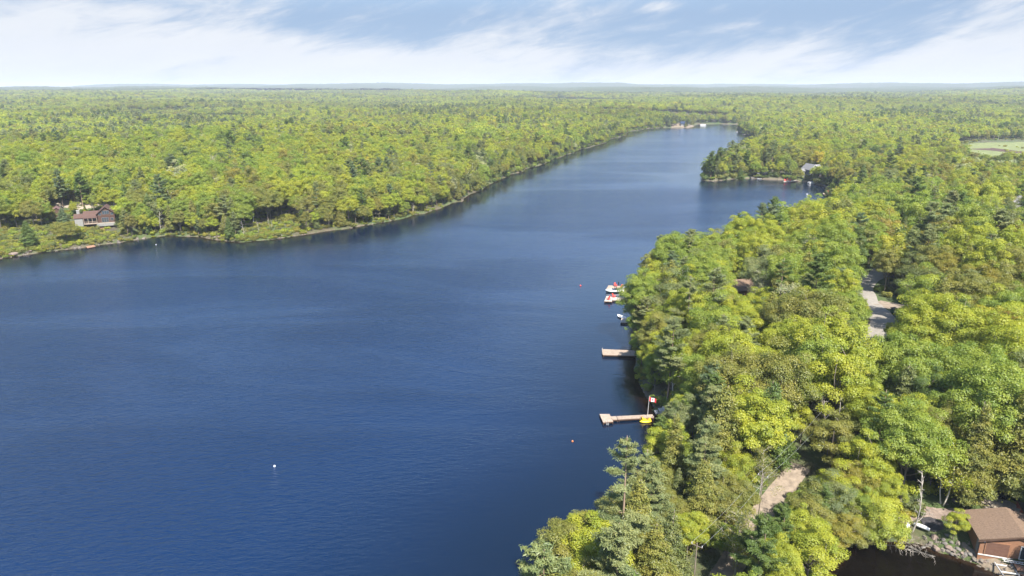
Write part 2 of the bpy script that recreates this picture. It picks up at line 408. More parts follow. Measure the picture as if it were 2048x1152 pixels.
def drape(name, label, pts_px, widths, mat, off=.14, kind='structure', nx=6, world=None, step=2.):
    P_ = [Vector(GT(*q)[:2]) for q in pts_px] if world is None else [Vector(q) for q in world]
    # resample
    L = [0]
    for a, b in zip(P_, P_[1:]): L.append(L[-1] + (b - a).length)
    n = max(4, int(L[-1] / step)); V = []; s = np.linspace(0, L[-1], n)
    xs = np.interp(s, L, [q.x for q in P_]); ys = np.interp(s, L, [q.y for q in P_]); ws = np.interp(s, L, widths)
    for _ in range(4):
        xs[1:-1] = (xs[:-2] + 2 * xs[1:-1] + xs[2:]) / 4; ys[1:-1] = (ys[:-2] + 2 * ys[1:-1] + ys[2:]) / 4
    tx, ty = np.gradient(xs), np.gradient(ys); q = np.hypot(tx, ty); nxv, nyv = -ty / q, tx / q
    k = np.linspace(-.5, .5, nx)
    edge = (vnoise(s / 1.7, s * 0 + 3, 11) - .5) * .5
    X = xs[:, None] + nxv[:, None] * (ws + edge)[:, None] * k; Y = ys[:, None] + nyv[:, None] * (ws + edge)[:, None] * k
    Z = terr(X.ravel(), Y.ravel()) + off
    i = np.arange(n - 1)[:, None] * nx + np.arange(nx - 1)[None, :]
    F = np.stack([i, i + 1, i + nx + 1, i + nx], -1).reshape(-1, 4)
    me = mesh_np(name, np.stack([X.ravel(), Y.ravel(), Z], 1), F, [mat], smooth=True)
    return tag(link(name, me), label, kind=kind)
M['gravel'] = plain('pale gravel', (.225, .18, .138), .95, .28, 1.2, .4)
M['asphalt'] = plain('sun bleached road', (.25, .225, .195), .9, .14, .9, .2)
M['verge'] = plain('grass verge', (.09, .11, .035), .95, .4, .8, .4)
ROAD_PX = [(1800,520),(1760,545),(1728,566),(1722,580),(1728,598),(1748,620),(1772,642),(1764,662),(1738,690),(1716,718)]
DRIVE_PX = [(1752,605),(1790,613),(1820,622),(1850,632)]
LANE_PX = [(1400,1235),(1440,1165),(1480,1105),(1518,1045),(1548,1000),(1578,960),(1600,932)]
drape('road', 'pale paved road curving through the woods', ROAD_PX, [6] * 10, M['asphalt'])
drape('driveway', 'short gravel turnout beside the paved road', DRIVE_PX, [5, 7, 6, 5], M['gravel'], .12)
drape('lane', 'narrow gravel lane between the trees under the wires', LANE_PX, [3.4] * 7, M['gravel'], .12)

# ------------------------------------------------------------------ tree shapes
def unit(v): return v / (np.linalg.norm(v, axis=-1, keepdims=True) + 1e-9)
def cards(c, nrm, w, l, rng, taper=.45):
    """pointed leaf-clump faces: centre c, normal nrm, half width w, half length l"""
    n = len(c); t = unit(np.cross(nrm, unit(rng.normal(size=(n, 3))))); b = np.cross(nrm, t)
    w = w[:, None]; l = l[:, None]
    bend = nrm * w * .35
    V = np.stack([c - t * l - bend, c + b * w, c + t * l - bend, c - b * w], 1)
    return V.reshape(-1, 3), np.arange(n * 4).reshape(-1, 4)
class Shape:
    def __init__(s): s.b = MB(); s.lv = []; s.cv = []
    def leaves(s, V, cv): s.lv.append(V); s.cv.append(cv)
    def limb(s, pts, r0, r1, n=5): s.b.tube(pts, list(np.linspace(r0, r1, len(pts))), n)
def curve(a, b, rng, k=4, w=.06, sag=0.):
    a = np.array(a, float); b = np.array(b, float); L = np.linalg.norm(b - a); P_ = []
    off = rng.normal(size=3) * w * L
    for i in range(k + 1):
        t = i / k; q = a + (b - a) * t + off * math.sin(math.pi * t); q[2] += sag * L * (t * t - t); P_.append(q)
    return P_
def broad(seed, H=15., R=4.6, base=.32, ncl=60, nleaf=9000, ls=.17, lump=.28, dens=1., trunk_r=.2, lean=0.):
    rng = np.random.default_rng(seed); s = Shape()
    zc = H * (1 + base) / 2; rz = H * (1 - base) / 2
    top = np.array([lean, 0, 0])
    dirs = []
    while len(dirs) < ncl:
        v = unit(rng.normal(size=3))
        if v[2] > -.45 and all(np.dot(v, q) < 1 - 1.1 / ncl for q in dirs[-ncl:]): dirs.append(v)
        elif rng.random() < .02: dirs.append(v)
    dirs = np.array(dirs)
    rad = 1 - lump * rng.random(ncl) ** 1.2; rad[rng.random(ncl) < .25] *= .66
    asym = 1 + .18 * np.cos(np.arctan2(dirs[:, 1], dirs[:, 0]) * 2 + rng.random() * 6)
    cc = dirs * np.array([R, R, rz]) * (rad * asym)[:, None]; cc[:, 2] += zc
    cc[:, 0] += lean * cc[:, 2] / H
    cr = R * (.20 + .15 * rng.random(ncl)) * (60 / ncl) ** .33
    ccv = rng.random(ncl)
    wgt = cr ** 2; k = rng.choice(ncl, nleaf, p=wgt / wgt.sum())
    dv = unit(rng.normal(size=(nleaf, 3)) + np.array([0, 0, .45]) + dirs[k] * .5)
    rr = cr[k] * (1 - .38 * rng.random(nleaf) ** 2.2)
    rr *= (1 + .25 * rng.normal(size=nleaf) * .5)
    pos = cc[k] + dv * rr[:, None] * np.array([1, 1, .66])
    nrm = unit(dv * .8 + np.array([0, 0, .6]) + rng.normal(size=(nleaf, 3)) * .30)
    sz = ls * (.6 + .8 * rng.random(nleaf))
    V, _ = cards(pos, nrm, sz * .72, sz, rng)
    s.leaves(V, np.clip(ccv[k] * .6 + rng.random(nleaf) * .4, 0, 1))
    tb = np.array([0, 0, -1.2]); tt = np.array([lean * .8, 0, H * .78])
    tp = curve(tb, tt, rng, 6, .02); s.limb(tp, trunk_r, trunk_r * .3, 7)
    for i in rng.choice(ncl, min(ncl, 16), replace=False):
        t = .35 + .45 * rng.random(); a = tp[0] + (tp[-1] - tp[0]) * t
        s.limb(curve(a, cc[i], rng, 3, .1, -.15), trunk_r * .42, .03, 4)
    return s
def pine(seed, H=18., R=3.6, bare=.4, nleaf=9000, sparse=1., trunk_r=.24, lw=.07, ll=.24, irr=.5):
    rng = np.random.default_rng(seed); s = Shape()
    tp = curve((0, 0, -1.2), (rng.normal() * .3, rng.normal() * .3, H), rng, 7, .012); s.limb(tp, trunk_r, .04, 7)
    z = bare * H; P_, W_, CV = [], [], []
    side = rng.random() * 6.28
    while z < H * .985:
        f = (z - bare * H) / (H * (1 - bare)); nb = rng.integers(2, 5) if f < .85 else 3
        L = R * (1.0 - f ** 1.7 * .82) * (.55 + .45 * min(1, f * 3 + .35))
        a0 = rng.random() * 6.28
        for j in range(nb):
            a = a0 + j * 6.28 / nb + rng.normal() * .35
            l = L * (1 - irr * rng.random()) * (1 + .22 * math.cos(a - side))
            up = (.12 + .55 * f + rng.normal() * .07)
            e = np.array([math.cos(a) * l, math.sin(a) * l, z + l * up]); o = np.array([0, 0, z])
            br = curve(o, e, rng, 3, .05, .18); s.limb(br, max(.03, trunk_r * .32 * (1 - f * .6)), .015, 4)
            cvv = rng.random(); n = max(2, int(l * 3.2))
            for q in np.linspace(.30, 1.0, n):
                c = o + (e - o) * q; c = c + np.array([0, 0, .18 * l * (q * q - q) + .12])
                spread = .34 + .25 * math.sin(q * 2.6) * l * .4
                P_.append((c, spread, a)); W_.append(spread ** 1.2); CV.append(cvv)
        z += (.55 + .5 * rng.random()) * (1.15 - .35 * f) * sparse
    P0 = np.array([q[0] for q in P_]); SPD = np.array([q[1] for q in P_]); A = np.array([q[2] for q in P_]); CV = np.array(CV); W_ = np.array(W_)
    k = rng.choice(len(P0), nleaf, p=W_ / W_.sum())
    g3 = rng.normal(size=(nleaf, 3)) * np.array([.55, .55, .20]) * SPD[k][:, None]
    g3[:, 2] = np.abs(g3[:, 2]) * 1.5 - .05
    pos = P0[k] + g3
    nrm = unit(rng.normal(size=(nleaf, 3)) * .55 + np.array([0, 0, .9]) + np.stack([np.cos(A[k]), np.sin(A[k]), 0 * A[k]], 1) * .35)
    V, _ = cards(pos, nrm, lw * (.7 + .6 * rng.random(nleaf)), ll * (.6 + .7 * rng.random(nleaf)), rng)
    s.leaves(V, np.clip(CV[k] * .5 + .5 * rng.random(nleaf), 0, 1))
    return s
def hemlock(seed, H=15., R=3.2, nleaf=9000, lw=.10, ll=.2, trunk_r=.2, bare=.1, power=.85):
    rng = np.random.default_rng(seed); s = Shape()
    tp = curve((0, 0, -1.2), (rng.normal() * .2, rng.normal() * .2, H), rng, 6, .01); s.limb(tp, trunk_r, .03, 6)
    nb = 95; P_, D_, LL, CV = [], [], [], []
    for j in range(nb):
        f = (j + rng.random()) / nb; z = H * (bare + (1 - bare) * f)
        a = j * 2.399 + rng.normal() * .3; l = R * ((1 - f) ** power + .05) * (.7 + .45 * rng.random()) * min(1, .55 + f * 2.2)
        o = np.array([0, 0, z]); e = np.array([math.cos(a) * l, math.sin(a) * l, z - l * (.10 + .18 * rng.random())])
        if j % 2 == 0: s.limb([o, e], .045, .012, 3)
        P_.append(o); D_.append(e - o); LL.append(l); CV.append(rng.random())
    P_ = np.array(P_); D_ = np.array(D_); LL = np.array(LL); CV = np.array(CV)
    w = LL ** 1.5 + .02; k = rng.choice(nb, nleaf, p=w / w.sum()); t = rng.random(nleaf) ** .6
    wid = (LL[k] * .30 * (1.2 - t) + .22)
    pos = P_[k] + D_[k] * t[:, None] + rng.normal(size=(nleaf, 3)) * np.stack([wid * .8, wid * .8, wid * .28 + .04], 1)
    pos[:, 2] -= .12 * wid
    nrm = unit(rng.normal(size=(nleaf, 3)) * .5 + np.array([0, 0, .8]) + unit(D_[k]) * .6)
    V, _ = cards(pos, nrm, lw * (.6 + .8 * rng.random(nleaf)), ll * (.6 + .8 * rng.random(nleaf)), rng)
    s.leaves(V, np.clip(CV[k] * .5 + .5 * rng.random(nleaf), 0, 1))
    return s
def bare_tree(seed, H=13., R=3., nleaf=0, ls=.1, trunk_r=.16, nb=16, fork=False, twigs=5, lean=0., start=.3):
    rng = np.random.default_rng(seed); s = Shape(); ends = []
    stems = [((0, 0, -1.2), (lean, 0, H))]
    if fork: stems = [((0, 0, -1.2), (lean - R * .35, .3, H)), ((0, 0, -1.), (lean + R * .5, -.4, H * .9))]
    for a, b in stems:
        tp = curve(a, b, rng, 7, .03); s.limb(tp, trunk_r, .035, 7)
        for j in range(nb // len(stems)):
            f = start + (1 - start) * (j + rng.random()) / (nb / len(stems)); i = min(6, int(f * 7)); o = tp[i] + (tp[i + 1] - tp[i]) * (f * 7 - i)
            an = rng.random() * 6.28; l = R * (1.1 - .7 * f) * (.5 + .6 * rng.random())
            e = o + np.array([math.cos(an) * l, math.sin(an) * l, l * (.35 + .6 * rng.random())])
            br = curve(o, e, rng, 4, .08, -.1); s.limb(br, trunk_r * .38, .015, 4)
            for q in range(twigs):
                t = .3 + .7 * rng.random(); ii = min(3, int(t * 4)); o2 = br[ii] + (br[ii + 1] - br[ii]) * (t * 4 - ii)
                e2 = o2 + unit(rng.normal(size=3) + np.array([math.cos(an), math.sin(an), .6])) * l * .42
                s.limb([o2, e2], .028, .008, 3); ends.append(e2); ends.append((o2 + e2) / 2)
    if nleaf:
        E = np.array(ends); k = rng.integers(0, len(E), nleaf); pos = E[k] + rng.normal(size=(nleaf, 3)) * .38
        V, _ = cards(pos, unit(rng.normal(size=(nleaf, 3)) + np.array([0, 0, .8])), ls * (.5 + rng.random(nleaf)), ls * (.7 + rng.random(nleaf)), rng)
        s.leaves(V, rng.random(nleaf))
    return s
def shrub(seed, R=1.3, H=1.7, nleaf=900, ls=.13):
    rng = np.random.default_rng(seed); s = Shape(); nc = 12
    cc = rng.normal(size=(nc, 3)) * np.array([.45, .45, .2]) * R; cc[:, 2] = H * (.3 + .45 * rng.random(nc))
    k = rng.integers(0, nc, nleaf); dv = unit(rng.normal(size=(nleaf, 3)) + np.array([0, 0, .4]))
    pos = cc[k] + dv * R * (.38 + .1 * rng.random((nleaf, 1))); pos[:, 2] = np.maximum(pos[:, 2], .03)
    V, _ = cards(pos, unit(dv + rng.normal(size=(nleaf, 3)) * .4 + np.array([0, 0, .3])), ls * (.5 + .6 * rng.random(nleaf)), ls * (.7 + .7 * rng.random(nleaf)), rng)
    s.leaves(V, np.clip(rng.random(nc)[k] * .5 + .5 * rng.random(nleaf), 0, 1))
    for i in range(5): s.limb([(0, 0, -.3), cc[i]], .03, .01, 3)
    return s
def parts_of(s, nm, leafm, barkm):
    tr = bpy.data.meshes.new(nm + ' trunk'); tr.from_pydata(s.b.v, [], s.b.f); tr.materials.append(M[barkm]); tr.update()
    tr.polygons.foreach_set('use_smooth', [True] * len(tr.polygons))
    cr = None
    if s.lv:
        V = np.concatenate(s.lv); F = np.arange(len(V)).reshape(-1, 4)
        cr = mesh_np(nm + ' crown', V, F, [M[leafm]], face_attr={'cv': ('FLOAT', 'FACE', np.concatenate(s.cv))})
    return tr, cr

# species table: kind -> (name, word, leaf material, bark material, high-detail shapes, mid, far)
SPEC = {
 'broad':  ('broadleaf_tree', 'leaf', 'bark',
            [lambda q, e=e: broad(10 + e, H=(15, 16, 14, 17, 13)[e], R=(5.4, 4.8, 6.0, 5.6, 4.4)[e], ncl=(140, 110, 170, 170, 100)[e], lump=(.40, .46, .38, .44, .48)[e],
                                  base=(.30, .28, .34, .3, .25)[e], nleaf=int((36000, 31000, 40000, 40000, 26000)[e] * q), ls=.112 / q ** .5 * (.9 if q < 1 else 1)) for e in range(5)]),
 'airy':   ('broadleaf_tree', 'leaf', 'bark',
            [lambda q, e=e: broad(40 + e, H=(16, 15)[e], R=(4.9, 4.3)[e], ncl=(60, 46)[e], base=.25, lump=.5, nleaf=int(19000 * q), ls=.112 / q ** .5) for e in range(2)]),
 'pine':   ('pine_tree', 'needle', 'barkred',
            [lambda q, e=e: pine(60 + e, H=(19, 17, 20)[e], R=(4.7, 4.1, 5.0)[e], bare=(.34, .28, .42)[e], sparse=(1., .85, 1.15)[e], nleaf=int((26000, 24000, 26000)[e] * q),
                                 lw=.05 / q ** .55, ll=.22 / q ** .45) for e in range(3)] + [lambda q: pine(67, H=20, R=3.6, bare=.38, sparse=1.7, irr=.65, nleaf=int(9500 * q), lw=.05 / q ** .55, ll=.24 / q ** .45)]),
 'hemlock':('hemlock_tree', 'needle', 'bark',
            [lambda q, e=e: hemlock(80 + e, H=(16, 14, 17)[e], R=(4.3, 3.8, 3.7)[e], nleaf=int(24000 * q), lw=.068 / q ** .5, ll=.18 / q ** .5, power=(.85, .7, 1.)[e]) for e in range(3)]),
 'birch':  ('birch_tree', 'leaf', 'birch',
            [lambda q, e=e: bare_tree(100 + e, H=(15, 14)[e], R=3.4, nleaf=int(5200 * q), ls=.11 / q ** .5, nb=26, twigs=4, fork=bool(e), trunk_r=.15) for e in range(2)]),
 'budding':('budding_tree', 'leaf', 'deadwood',
            [lambda q, e=e: bare_tree(120 + e, H=(13, 14)[e], R=4.2, nleaf=int(3600 * q), ls=.085 / q ** .5, nb=30, twigs=6, trunk_r=.15) for e in range(2)]),
 'dead':   ('dead_tree', 'leaf', 'deadwood',
            [lambda q, e=e: bare_tree(140 + e, H=(11, 13)[e], R=(2.6, 3.4)[e], nleaf=0, nb=14, twigs=4, fork=bool(e), trunk_r=.15) for e in range(2)]),
}
HQ = {}; MQ = {}; FQ = {}
for k, (nm, lm, bmn, fs) in SPEC.items():
    HQ[k] = [parts_of(f(1.), nm, lm, bmn) for f in fs]
    MQ[k] = [(f(.42), lm, bmn) for f in fs]
    if k != 'dead': FQ[k] = [(f(.04), lm, bmn) for f in fs[:3]]

TONES = {  # word -> reflectance of the leaves
 'lime green': (0.315, 0.341, 0.035), 'fresh green': (0.226, 0.282, 0.041), 'deep green': (0.113, 0.163, 0.035), 'olive green': (0.221, 0.221, 0.049),
 'amber green': (0.257, 0.233, 0.038), 'golden yellow': (0.403, 0.357, 0.035), 'orange tinged': (0.356, 0.233, 0.059), 'grey green': (0.202, 0.229, 0.095),
 'blue green': (0.136, 0.184, 0.089), 'dull green': (0.155, 0.179, 0.057), 'pale grey': (0.378, 0.384, 0.231)}

# ------------------------------------------------------------------ where trees may stand
rnd = random.Random(4)
# things that the camera can see between the trees: (pixel, pixel, level) samples kept free of crowns
KEEP = []
def keep_line(pts, n=6):
    for (a, b), (c, d) in zip(pts, pts[1:]):
        for i in range(n): KEEP.append((a + (c - a) * i / n, b + (d - b) * i / n))
keep_line([(1725,572),(1722,585),(1735,603),(1758,628),(1775,645),(1764,662),(1752,672),(1740,684)], 4)
keep_line([(1760,608),(1790,615),(1812,622)], 3)
keep_line([(1506,1050),(1520,1035),(1545,1005),(1560,980),(1575,960)], 4); keep_line([(1450,1140),(1456,1130)], 2)
# the outline of the near woods against the lake, kept open on the water side
keep_line([(1648,380),(1590,396),(1572,372),(1500,382),(1470,425),(1462,438),(1400,455),(1345,446),(1298,455),(1282,495),(1268,530),(1252,565),(1246,590),
           (1242,615),(1237,640),(1234,668),(1244,690),(1246,722),(1243,745),(1262,775),(1288,805),(1275,833),(1280,850),(1281,900),(1288,925),(1262,938)], 4)
keep_line([(1170,975),(1125,985),(1105,1030),(1075,1065),(1055,1105),(1042,1150)], 5)
# boathouse yard, inlet
keep_line([(1935,1030),(1985,1030),(2040,1040)], 4); keep_line([(1960,1090),(2040,1100)], 4); keep_line([(1950,1120),(2040,1140)], 4)
keep_line([(1925,1070),(1935,1110),(1880,1075),(1850,1050),(1890,1035),(1905,1000)], 4); keep_line([(1850,1110),(1900,1135),(1960,1148)], 4); keep_line([(1960,980),(1990,1000),(2030,1015)], 3)
# left house and its bank
keep_line([(165,455),(200,470),(215,455)], 4)
keep_line([(120,405),(150,402),(180,404)], 2)
# bay cottages
keep_line([(1478,592),(1498,594)], 3); keep_line([(2025,412),(2046,418)], 2); keep_line([(1362,246),(1374,246)], 2)
# marsh and ponds
keep_line([(1930,300),(1990,305),(2046,300)], 5); keep_line([(1932,315),(1985,325),(2046,328)], 5); keep_line([(275,241),(310,239)], 4); keep_line([(285,244),(300,244)], 2)
keep_line([(1240,834),(1270,832),(1300,831)], 3); keep_line([(1297,800),(1304,808),(1296,825)], 3); keep_line([(1333,808),(1334,785),(1335,765)], 3)
keep_line([(1215,575),(1252,579)], 4); keep_line([(1215,597),(1250,598)], 4); keep_line([(1245,628),(1246,642)], 3); keep_line([(1210,704),(1249,706)], 4); keep_line([(1283,841),(1298,842)], 2)
KEEP = np.array(KEEP)
KD = []
for a, b in KEEP:
    x, y = G(a, b, 1.5); KD.append(math.hypot(x, y))
KD = np.array(KD)
# raised features: seen in front of the hill behind them, so their own distance is given
RAISED = [(1624, 336, 478), (1630, 345, 478), (1530, 348, 462), (172, 432, 290), (205, 420, 288), (212, 432, 288), (222, 438, 288), (112, 428, 315)]
KEEP = np.concatenate([KEEP, [q[:2] for q in RAISED]]); KD = np.concatenate([KD, [q[2] for q in RAISED]])
OPEN = [np.array([G(*p, 1.) for p in q]) for q in (
    [(-300,560),(0,516),(180,490),(240,481),(228,458),(150,450),(90,465),(40,470),(-40,480),(-300,512)],
    [(470,484),(540,478),(606,465),(604,448),(575,444),(535,456),(490,468)],
    )]
YARD = np.array([G(*p, 1.5) for p in [(1830,1090),(1945,1130),(2060,1170),(2120,1130),(2080,1010),(2040,985),(1960,975),(1930,1010),(1860,1020),(1810,1050)]])
DISCS = []   # (x, y, r) footprints of buildings and hand-placed trees
SUNPTS = np.array([GT(*q)[:2] for q in [(1565,980),(1580,958),(1490,1085),(1505,1060),(1520,1040),(1535,1018),(1550,998),(1215,704),(1235,705),(1262,832),(1285,831),(1225,577),(1245,580),(1230,598),(1728,598),(1745,618),(1765,640),(1762,660),(1752,672),(1785,615),(1990,1060),(1975,1100),(1940,1060),(1900,1040),(1870,1045),(2010,1090),(1995,1005)]])
SXY = np.array([-sdir.x, -sdir.y]) / sdir.z
def blocked(x, y, h, r, d):
    if d < 260:   # sunlit spots: lane, road, yard
        q = np.array([x, y]) + SXY * h * .55
        if (np.hypot(SUNPTS[:, 0] - q[0], SUNPTS[:, 1] - q[1]) < r * .95).any(): return True
    return blocked_view(x, y, h, r, d)
def blocked_view(x, y, h, r, d):
    """would this crown cover one of the open sights?"""
    nk = KD > d - 4
    if not nk.any(): return False
    X, Y = x, y
    zt = T(x, y)
    pxc, pyc = PX(x, y, zt + h * .62); _, pyt = PX(x, y, zt + h); ry = pyc - pyt
    rx = FPX * r * .92 / (y * CP + (CAM_H - zt - h * .6) * SP)
    q = ((KEEP[nk, 0] - pxc) / rx) ** 2 + ((KEEP[nk, 1] - pyc) / ry) ** 2
    return bool((q < 1.1).any())

def placed(spec, e, x, y, sc, rot, tone, zs=1., cat='tree', label=None, group=None, z=None, tilt=(0, 0)):
    nm = SPEC[spec][0]; tr, cr = HQ[spec][e]
    o = root(nm, (x, y, T(x, y) if z is None else z), rot, label, cat, group)
    o.rotation_euler = (tilt[0], tilt[1], rot); o.scale = (sc, sc, sc * zs)
    link('trunk', tr, o)
    if cr:
        c = link('crown', cr, o); c['tint'] = [float(v) for v in TONES[tone]] if isinstance(tone, str) else list(tone)
    return o

# hand-placed trees: spec, shape, base pixel, size, tone, height factor, label
HAND = [
 ('pine', 2, (1333, 812), .92, 'grey green', 1.0, 'tall pine with a long bare trunk rising behind the flag', 1.2),
 ('birch', 0, (1347, 806), .92, 'fresh green', 1.0, 'slender white birch just behind the tall pine by the flag', .4),
 ('pine', 3, (1236, 1188), 1.0, 'grey green', 1.1, 'lone tiered pine standing clear against the blue water', 2.1),
 ('pine', 2, (1543, 482), .92, 'blue green', 1.0, 'taller blue green pine against the bay water', 3.),
 ('pine', 0, (1520, 484), .85, 'blue green', 1.0, 'feathery pine beside the taller pine against the bay', .7),
 ('pine', 1, (1490, 500), .85, 'deep green', 1.0, 'dark dense pine at the wood edge before the bay', 2.),
 ('birch', 1, (1884, 1010), .82, 'lime green', .95, 'forked pale trunked birch left of the boathouse yard', 1.),
 ('hemlock', 2, (1932, 1012), .95, 'olive green', 1.05, 'grey trunked hemlock between birch and stone patio', 2.),
 ('hemlock', 0, (2008, 996), 1.05, 'olive green', 1.1, 'large hemlock behind the fire pit patio', 1.),
 ('dead', 0, (1822, 1062), .85, 'pale grey', 1., 'grey dead tree beside the upturned canoes', 3.),
 ('dead', 1, (1652, 905), .8, 'pale grey', 1., 'bare forked white tree above the gravel lane', 3.),
 ('broad', 3, (2010, 770), .98, 'orange tinged', .9, 'orange tinged spreading tree at the right edge', 1.),
 ('broad', 0, (1965, 752), .95, 'golden yellow', .95, 'golden yellow tree next to the orange tinged one', 2.),
 ('budding', 0, (1690, 540), 1.0, 'pale grey', .9, 'pale budding tree among green crowns near the bay', 0.),
 ('budding', 1, (1968, 455), 1.1, 'pale grey', .8, 'pale budding tree before the marsh', 1.),
 ('hemlock', 0, (1718, 402), 1.3, 'deep green', 1.0, 'broad dark hemlock at the inner end of the bay', 1.),
 ('pine', 1, (1420, 361), 1.15, 'deep green', .95, 'dark pine on the very tip of the wooded point', 1.),
 ('pine', 0, (1436, 358), 1.1, 'deep green', .95, 'second dark pine from the tip of the wooded point', 4.),
 ('broad', 2, (134, 486), .78, 'olive green', .75, 'round olive tree on the bank before the log house', 1.),
 ('hemlock', 1, (62, 502), .85, 'deep green', .9, 'dark conifer at the shore below the log house', 1.),
 ('broad', 4, (160, 486), .55, 'lime green', .7, 'small lime green tree by the swimming platform', 1.),
 ('broad', 1, (288, 462), .9, 'fresh green', .85, 'full green tree right of the log house', 1.),
 ('pine', 1, (240, 448), .62, 'deep green', .8, 'short dark pine hugging the log house corner', 1.),
 ('hemlock', 1, (128, 450), .7, 'blue green', .8, 'bluish conifer between the log house and its shed', 1.),
 ('dead', 0, (326, 470), .85, 'pale grey', 1., 'grey leafless snag on the left shore', 2.),
 ('dead', 0, (516, 468), .45, 'pale grey', 1.1, 'short white snag on the grassy shore', 4.),
 ('dead', 1, (541, 458), .4, 'pale grey', .9, 'small forked snag on the grassy shore', 4.),
 ('dead', 0, (487, 481), .6, 'pale grey', 1.1, 'thin pale snag at the grassy point', 5.),
 ('dead', 1, (826, 430), .6, 'pale grey', .9, 'white fallen limbed snag at the far waterline', 5.),
 ('airy', 1, (1905, 1080), .36, 'lime green', .9, 'small lime green sapling left of the boathouse', 1.),
 ('dead', 1, (1795, 1085), .42, 'pale grey', .8, 'dead brush tree drooping over the dark inlet', 1.),
 ('broad', 1, (1696, 775), .45, 'fresh green', .8, 'fresh green tree closing the near end of the road view', 1.),
 ('broad', 4, (1668, 765), .5, 'deep green', .8, 'deep green tree where the road disappears', 1.),
 ('hemlock', 2, (240, 455), .6, 'dull green', .7, 'dull conifer covering the right wing of the log house', 1.),
 ('broad', 0, (1540, 1185), .55, 'lime green', .85, 'bright lime tree hiding the near lane from the right', 1.),
 ('broad', 4, (1452, 1125), .5, 'fresh green', .8, 'fresh green sapling on the lake side of the near lane', 1.),
 ('airy', 0, (1748, 1088), .66, 'lime green', .75, 'loose drooping tree leaning over the dark inlet', 1.),
 ('broad', 4, (1668, 1118), .62, 'amber green', .8, 'amber bush-like tree overhanging the left side of the inlet', 2.),
 ('airy', 1, (1610, 1180), .8, 'lime green', .85, 'lime tree overhanging the inlet at the bottom edge', 2.),
 ('budding', 0, (1712, 1092), .6, 'olive green', .7, 'thin tangled tree over the inlet head', 5.),
 ('broad', 0, (1594, 366), .8, 'olive green', .8, 'olive tree left of the grey cottage on the bay', 1.),
 ('broad', 2, (1652, 370), .85, 'fresh green', .8, 'wide green tree hiding the right half of the grey cottage', 1.),
 ('hemlock', 1, (1480, 362), .8, 'deep green', .8, 'dark tree left of the bay boathouse', 1.),
 ('dead', 0, (1762, 1094), .62, 'pale grey', .9, 'leafless tangle leaning far out over the dark inlet', 1.),
 ('dead', 1, (1815, 1092), .5, 'pale grey', .9, 'bare grey branches dipping into the inlet below the canoes', 1.),
 ('airy', 1, (1700, 1092), .55, 'olive green', .75, 'leaning olive tree at the inlet head', 1.),
 ('budding', 1, (1515, 1010), .65, 'olive green', 1., 'thin leafed tree on the left side of the gravel lane', 2.),
 ('budding', 0, (1470, 1150), .8, 'olive green', .9, 'thin yellowing tree over the near end of the lane', 2.),
 ('birch', 0, (1885, 905), .8, 'amber green', .9, 'pale stemmed thin tree above the sheltered slope', 5.),
 ('pine', 2, (1480, 780), .85, 'grey green', .9, 'broad wispy pine with bare crooked limbs', 3.),
]
for h in HAND:
    x, y, z = GT(*h[2]); DISCS.append((x, y, 2.2 * h[3]))

HOUSE_DISCS = [((205, 440), 9), ((172, 440), 8), ((112, 432), 6), ((1626, 352), 14), ((1530, 352), 12), ((1488, 600), 6), ((2040, 425), 9), ((1368, 249), 16), ((1905,1040), 3.5), ((1787,626), 3)]
for q, r in HOUSE_DISCS:
    x, y, z = GT(*q); DISCS.append((x, y, r))
road_lines = [np.array([GT(*q)[:2] for q in ROAD_PX]), np.array([GT(*q)[:2] for q in DRIVE_PX]), np.array([GT(*q)[:2] for q in LANE_PX])]

def jgrid(spacing, r0, r1, amax, jit=.42):
    n = int(2 * r1 / spacing) + 2
    i, j = np.meshgrid(np.arange(-n // 2, n // 2), np.arange(0, n // 2 + 2), indexing='ij')
    rs = np.random.default_rng(int(spacing * 100))
    x = (i + .5 * (j % 2)) * spacing + rs.uniform(-jit, jit, i.shape) * spacing; y = j * spacing * .87 + rs.uniform(-jit, jit, i.shape) * spacing
    x, y = x.ravel(), y.ravel(); r = np.hypot(x, y); a = np.abs(np.degrees(np.arctan2(x, y)))
    k = (r >= r0) & (r < r1) & (a < np.where((r < 280) & (amax > 40), 56, amax))
    return x[k], y[k]
def tone_spec(x, y, sd, u1, u2, u3):
    """species and colour drift over the land in stands"""
    st = vnoise(x / 38, y / 38, 21) * .6 + vnoise(x / 130, y / 130, 22) * .4
    con = vnoise(x / 30, y / 30, 23) * .5 + vnoise(x / 160, y / 200, 24) * .55
    shoreish = 1 if sd < 14 else 0
    pc = .07 + max(0, con - .57) * 2.4 + .20 * shoreish
    if u1 < pc: s = 'pine' if u2 < .5 else 'hemlock'
    elif u1 < pc + .24: s = 'airy'
    elif u1 < pc + .29: s = 'birch'
    elif u1 < pc + .32: s = 'budding'
    else: s = 'broad'
    if s == 'pine': t = 'grey green' if u3 < .5 else ('blue green' if u3 < .68 else 'deep green')
    elif s == 'hemlock': t = 'olive green' if u3 < .45 else ('dull green' if u3 < .75 else 'deep green')
    elif s == 'budding': t = 'pale grey' if u3 < .5 else 'amber green'
    else:
        v = u3 * .62 + st * .5
        t = ('deep green' if v < .20 else 'fresh green' if v < .48 else 'lime green' if v < .72 else 'olive green' if v < .90 else 'amber green' if v < .95 else 'golden yellow')
        if s == 'airy' and u2 < .15: t = 'dull green' if u2 < .06 else 'grey green'
    return s, t
def clear(x, y, pad=0.):
    for a, b, r in DISCS:
        if (x - a) ** 2 + (y - b) ** 2 < (r + pad) ** 2: return False
    return True
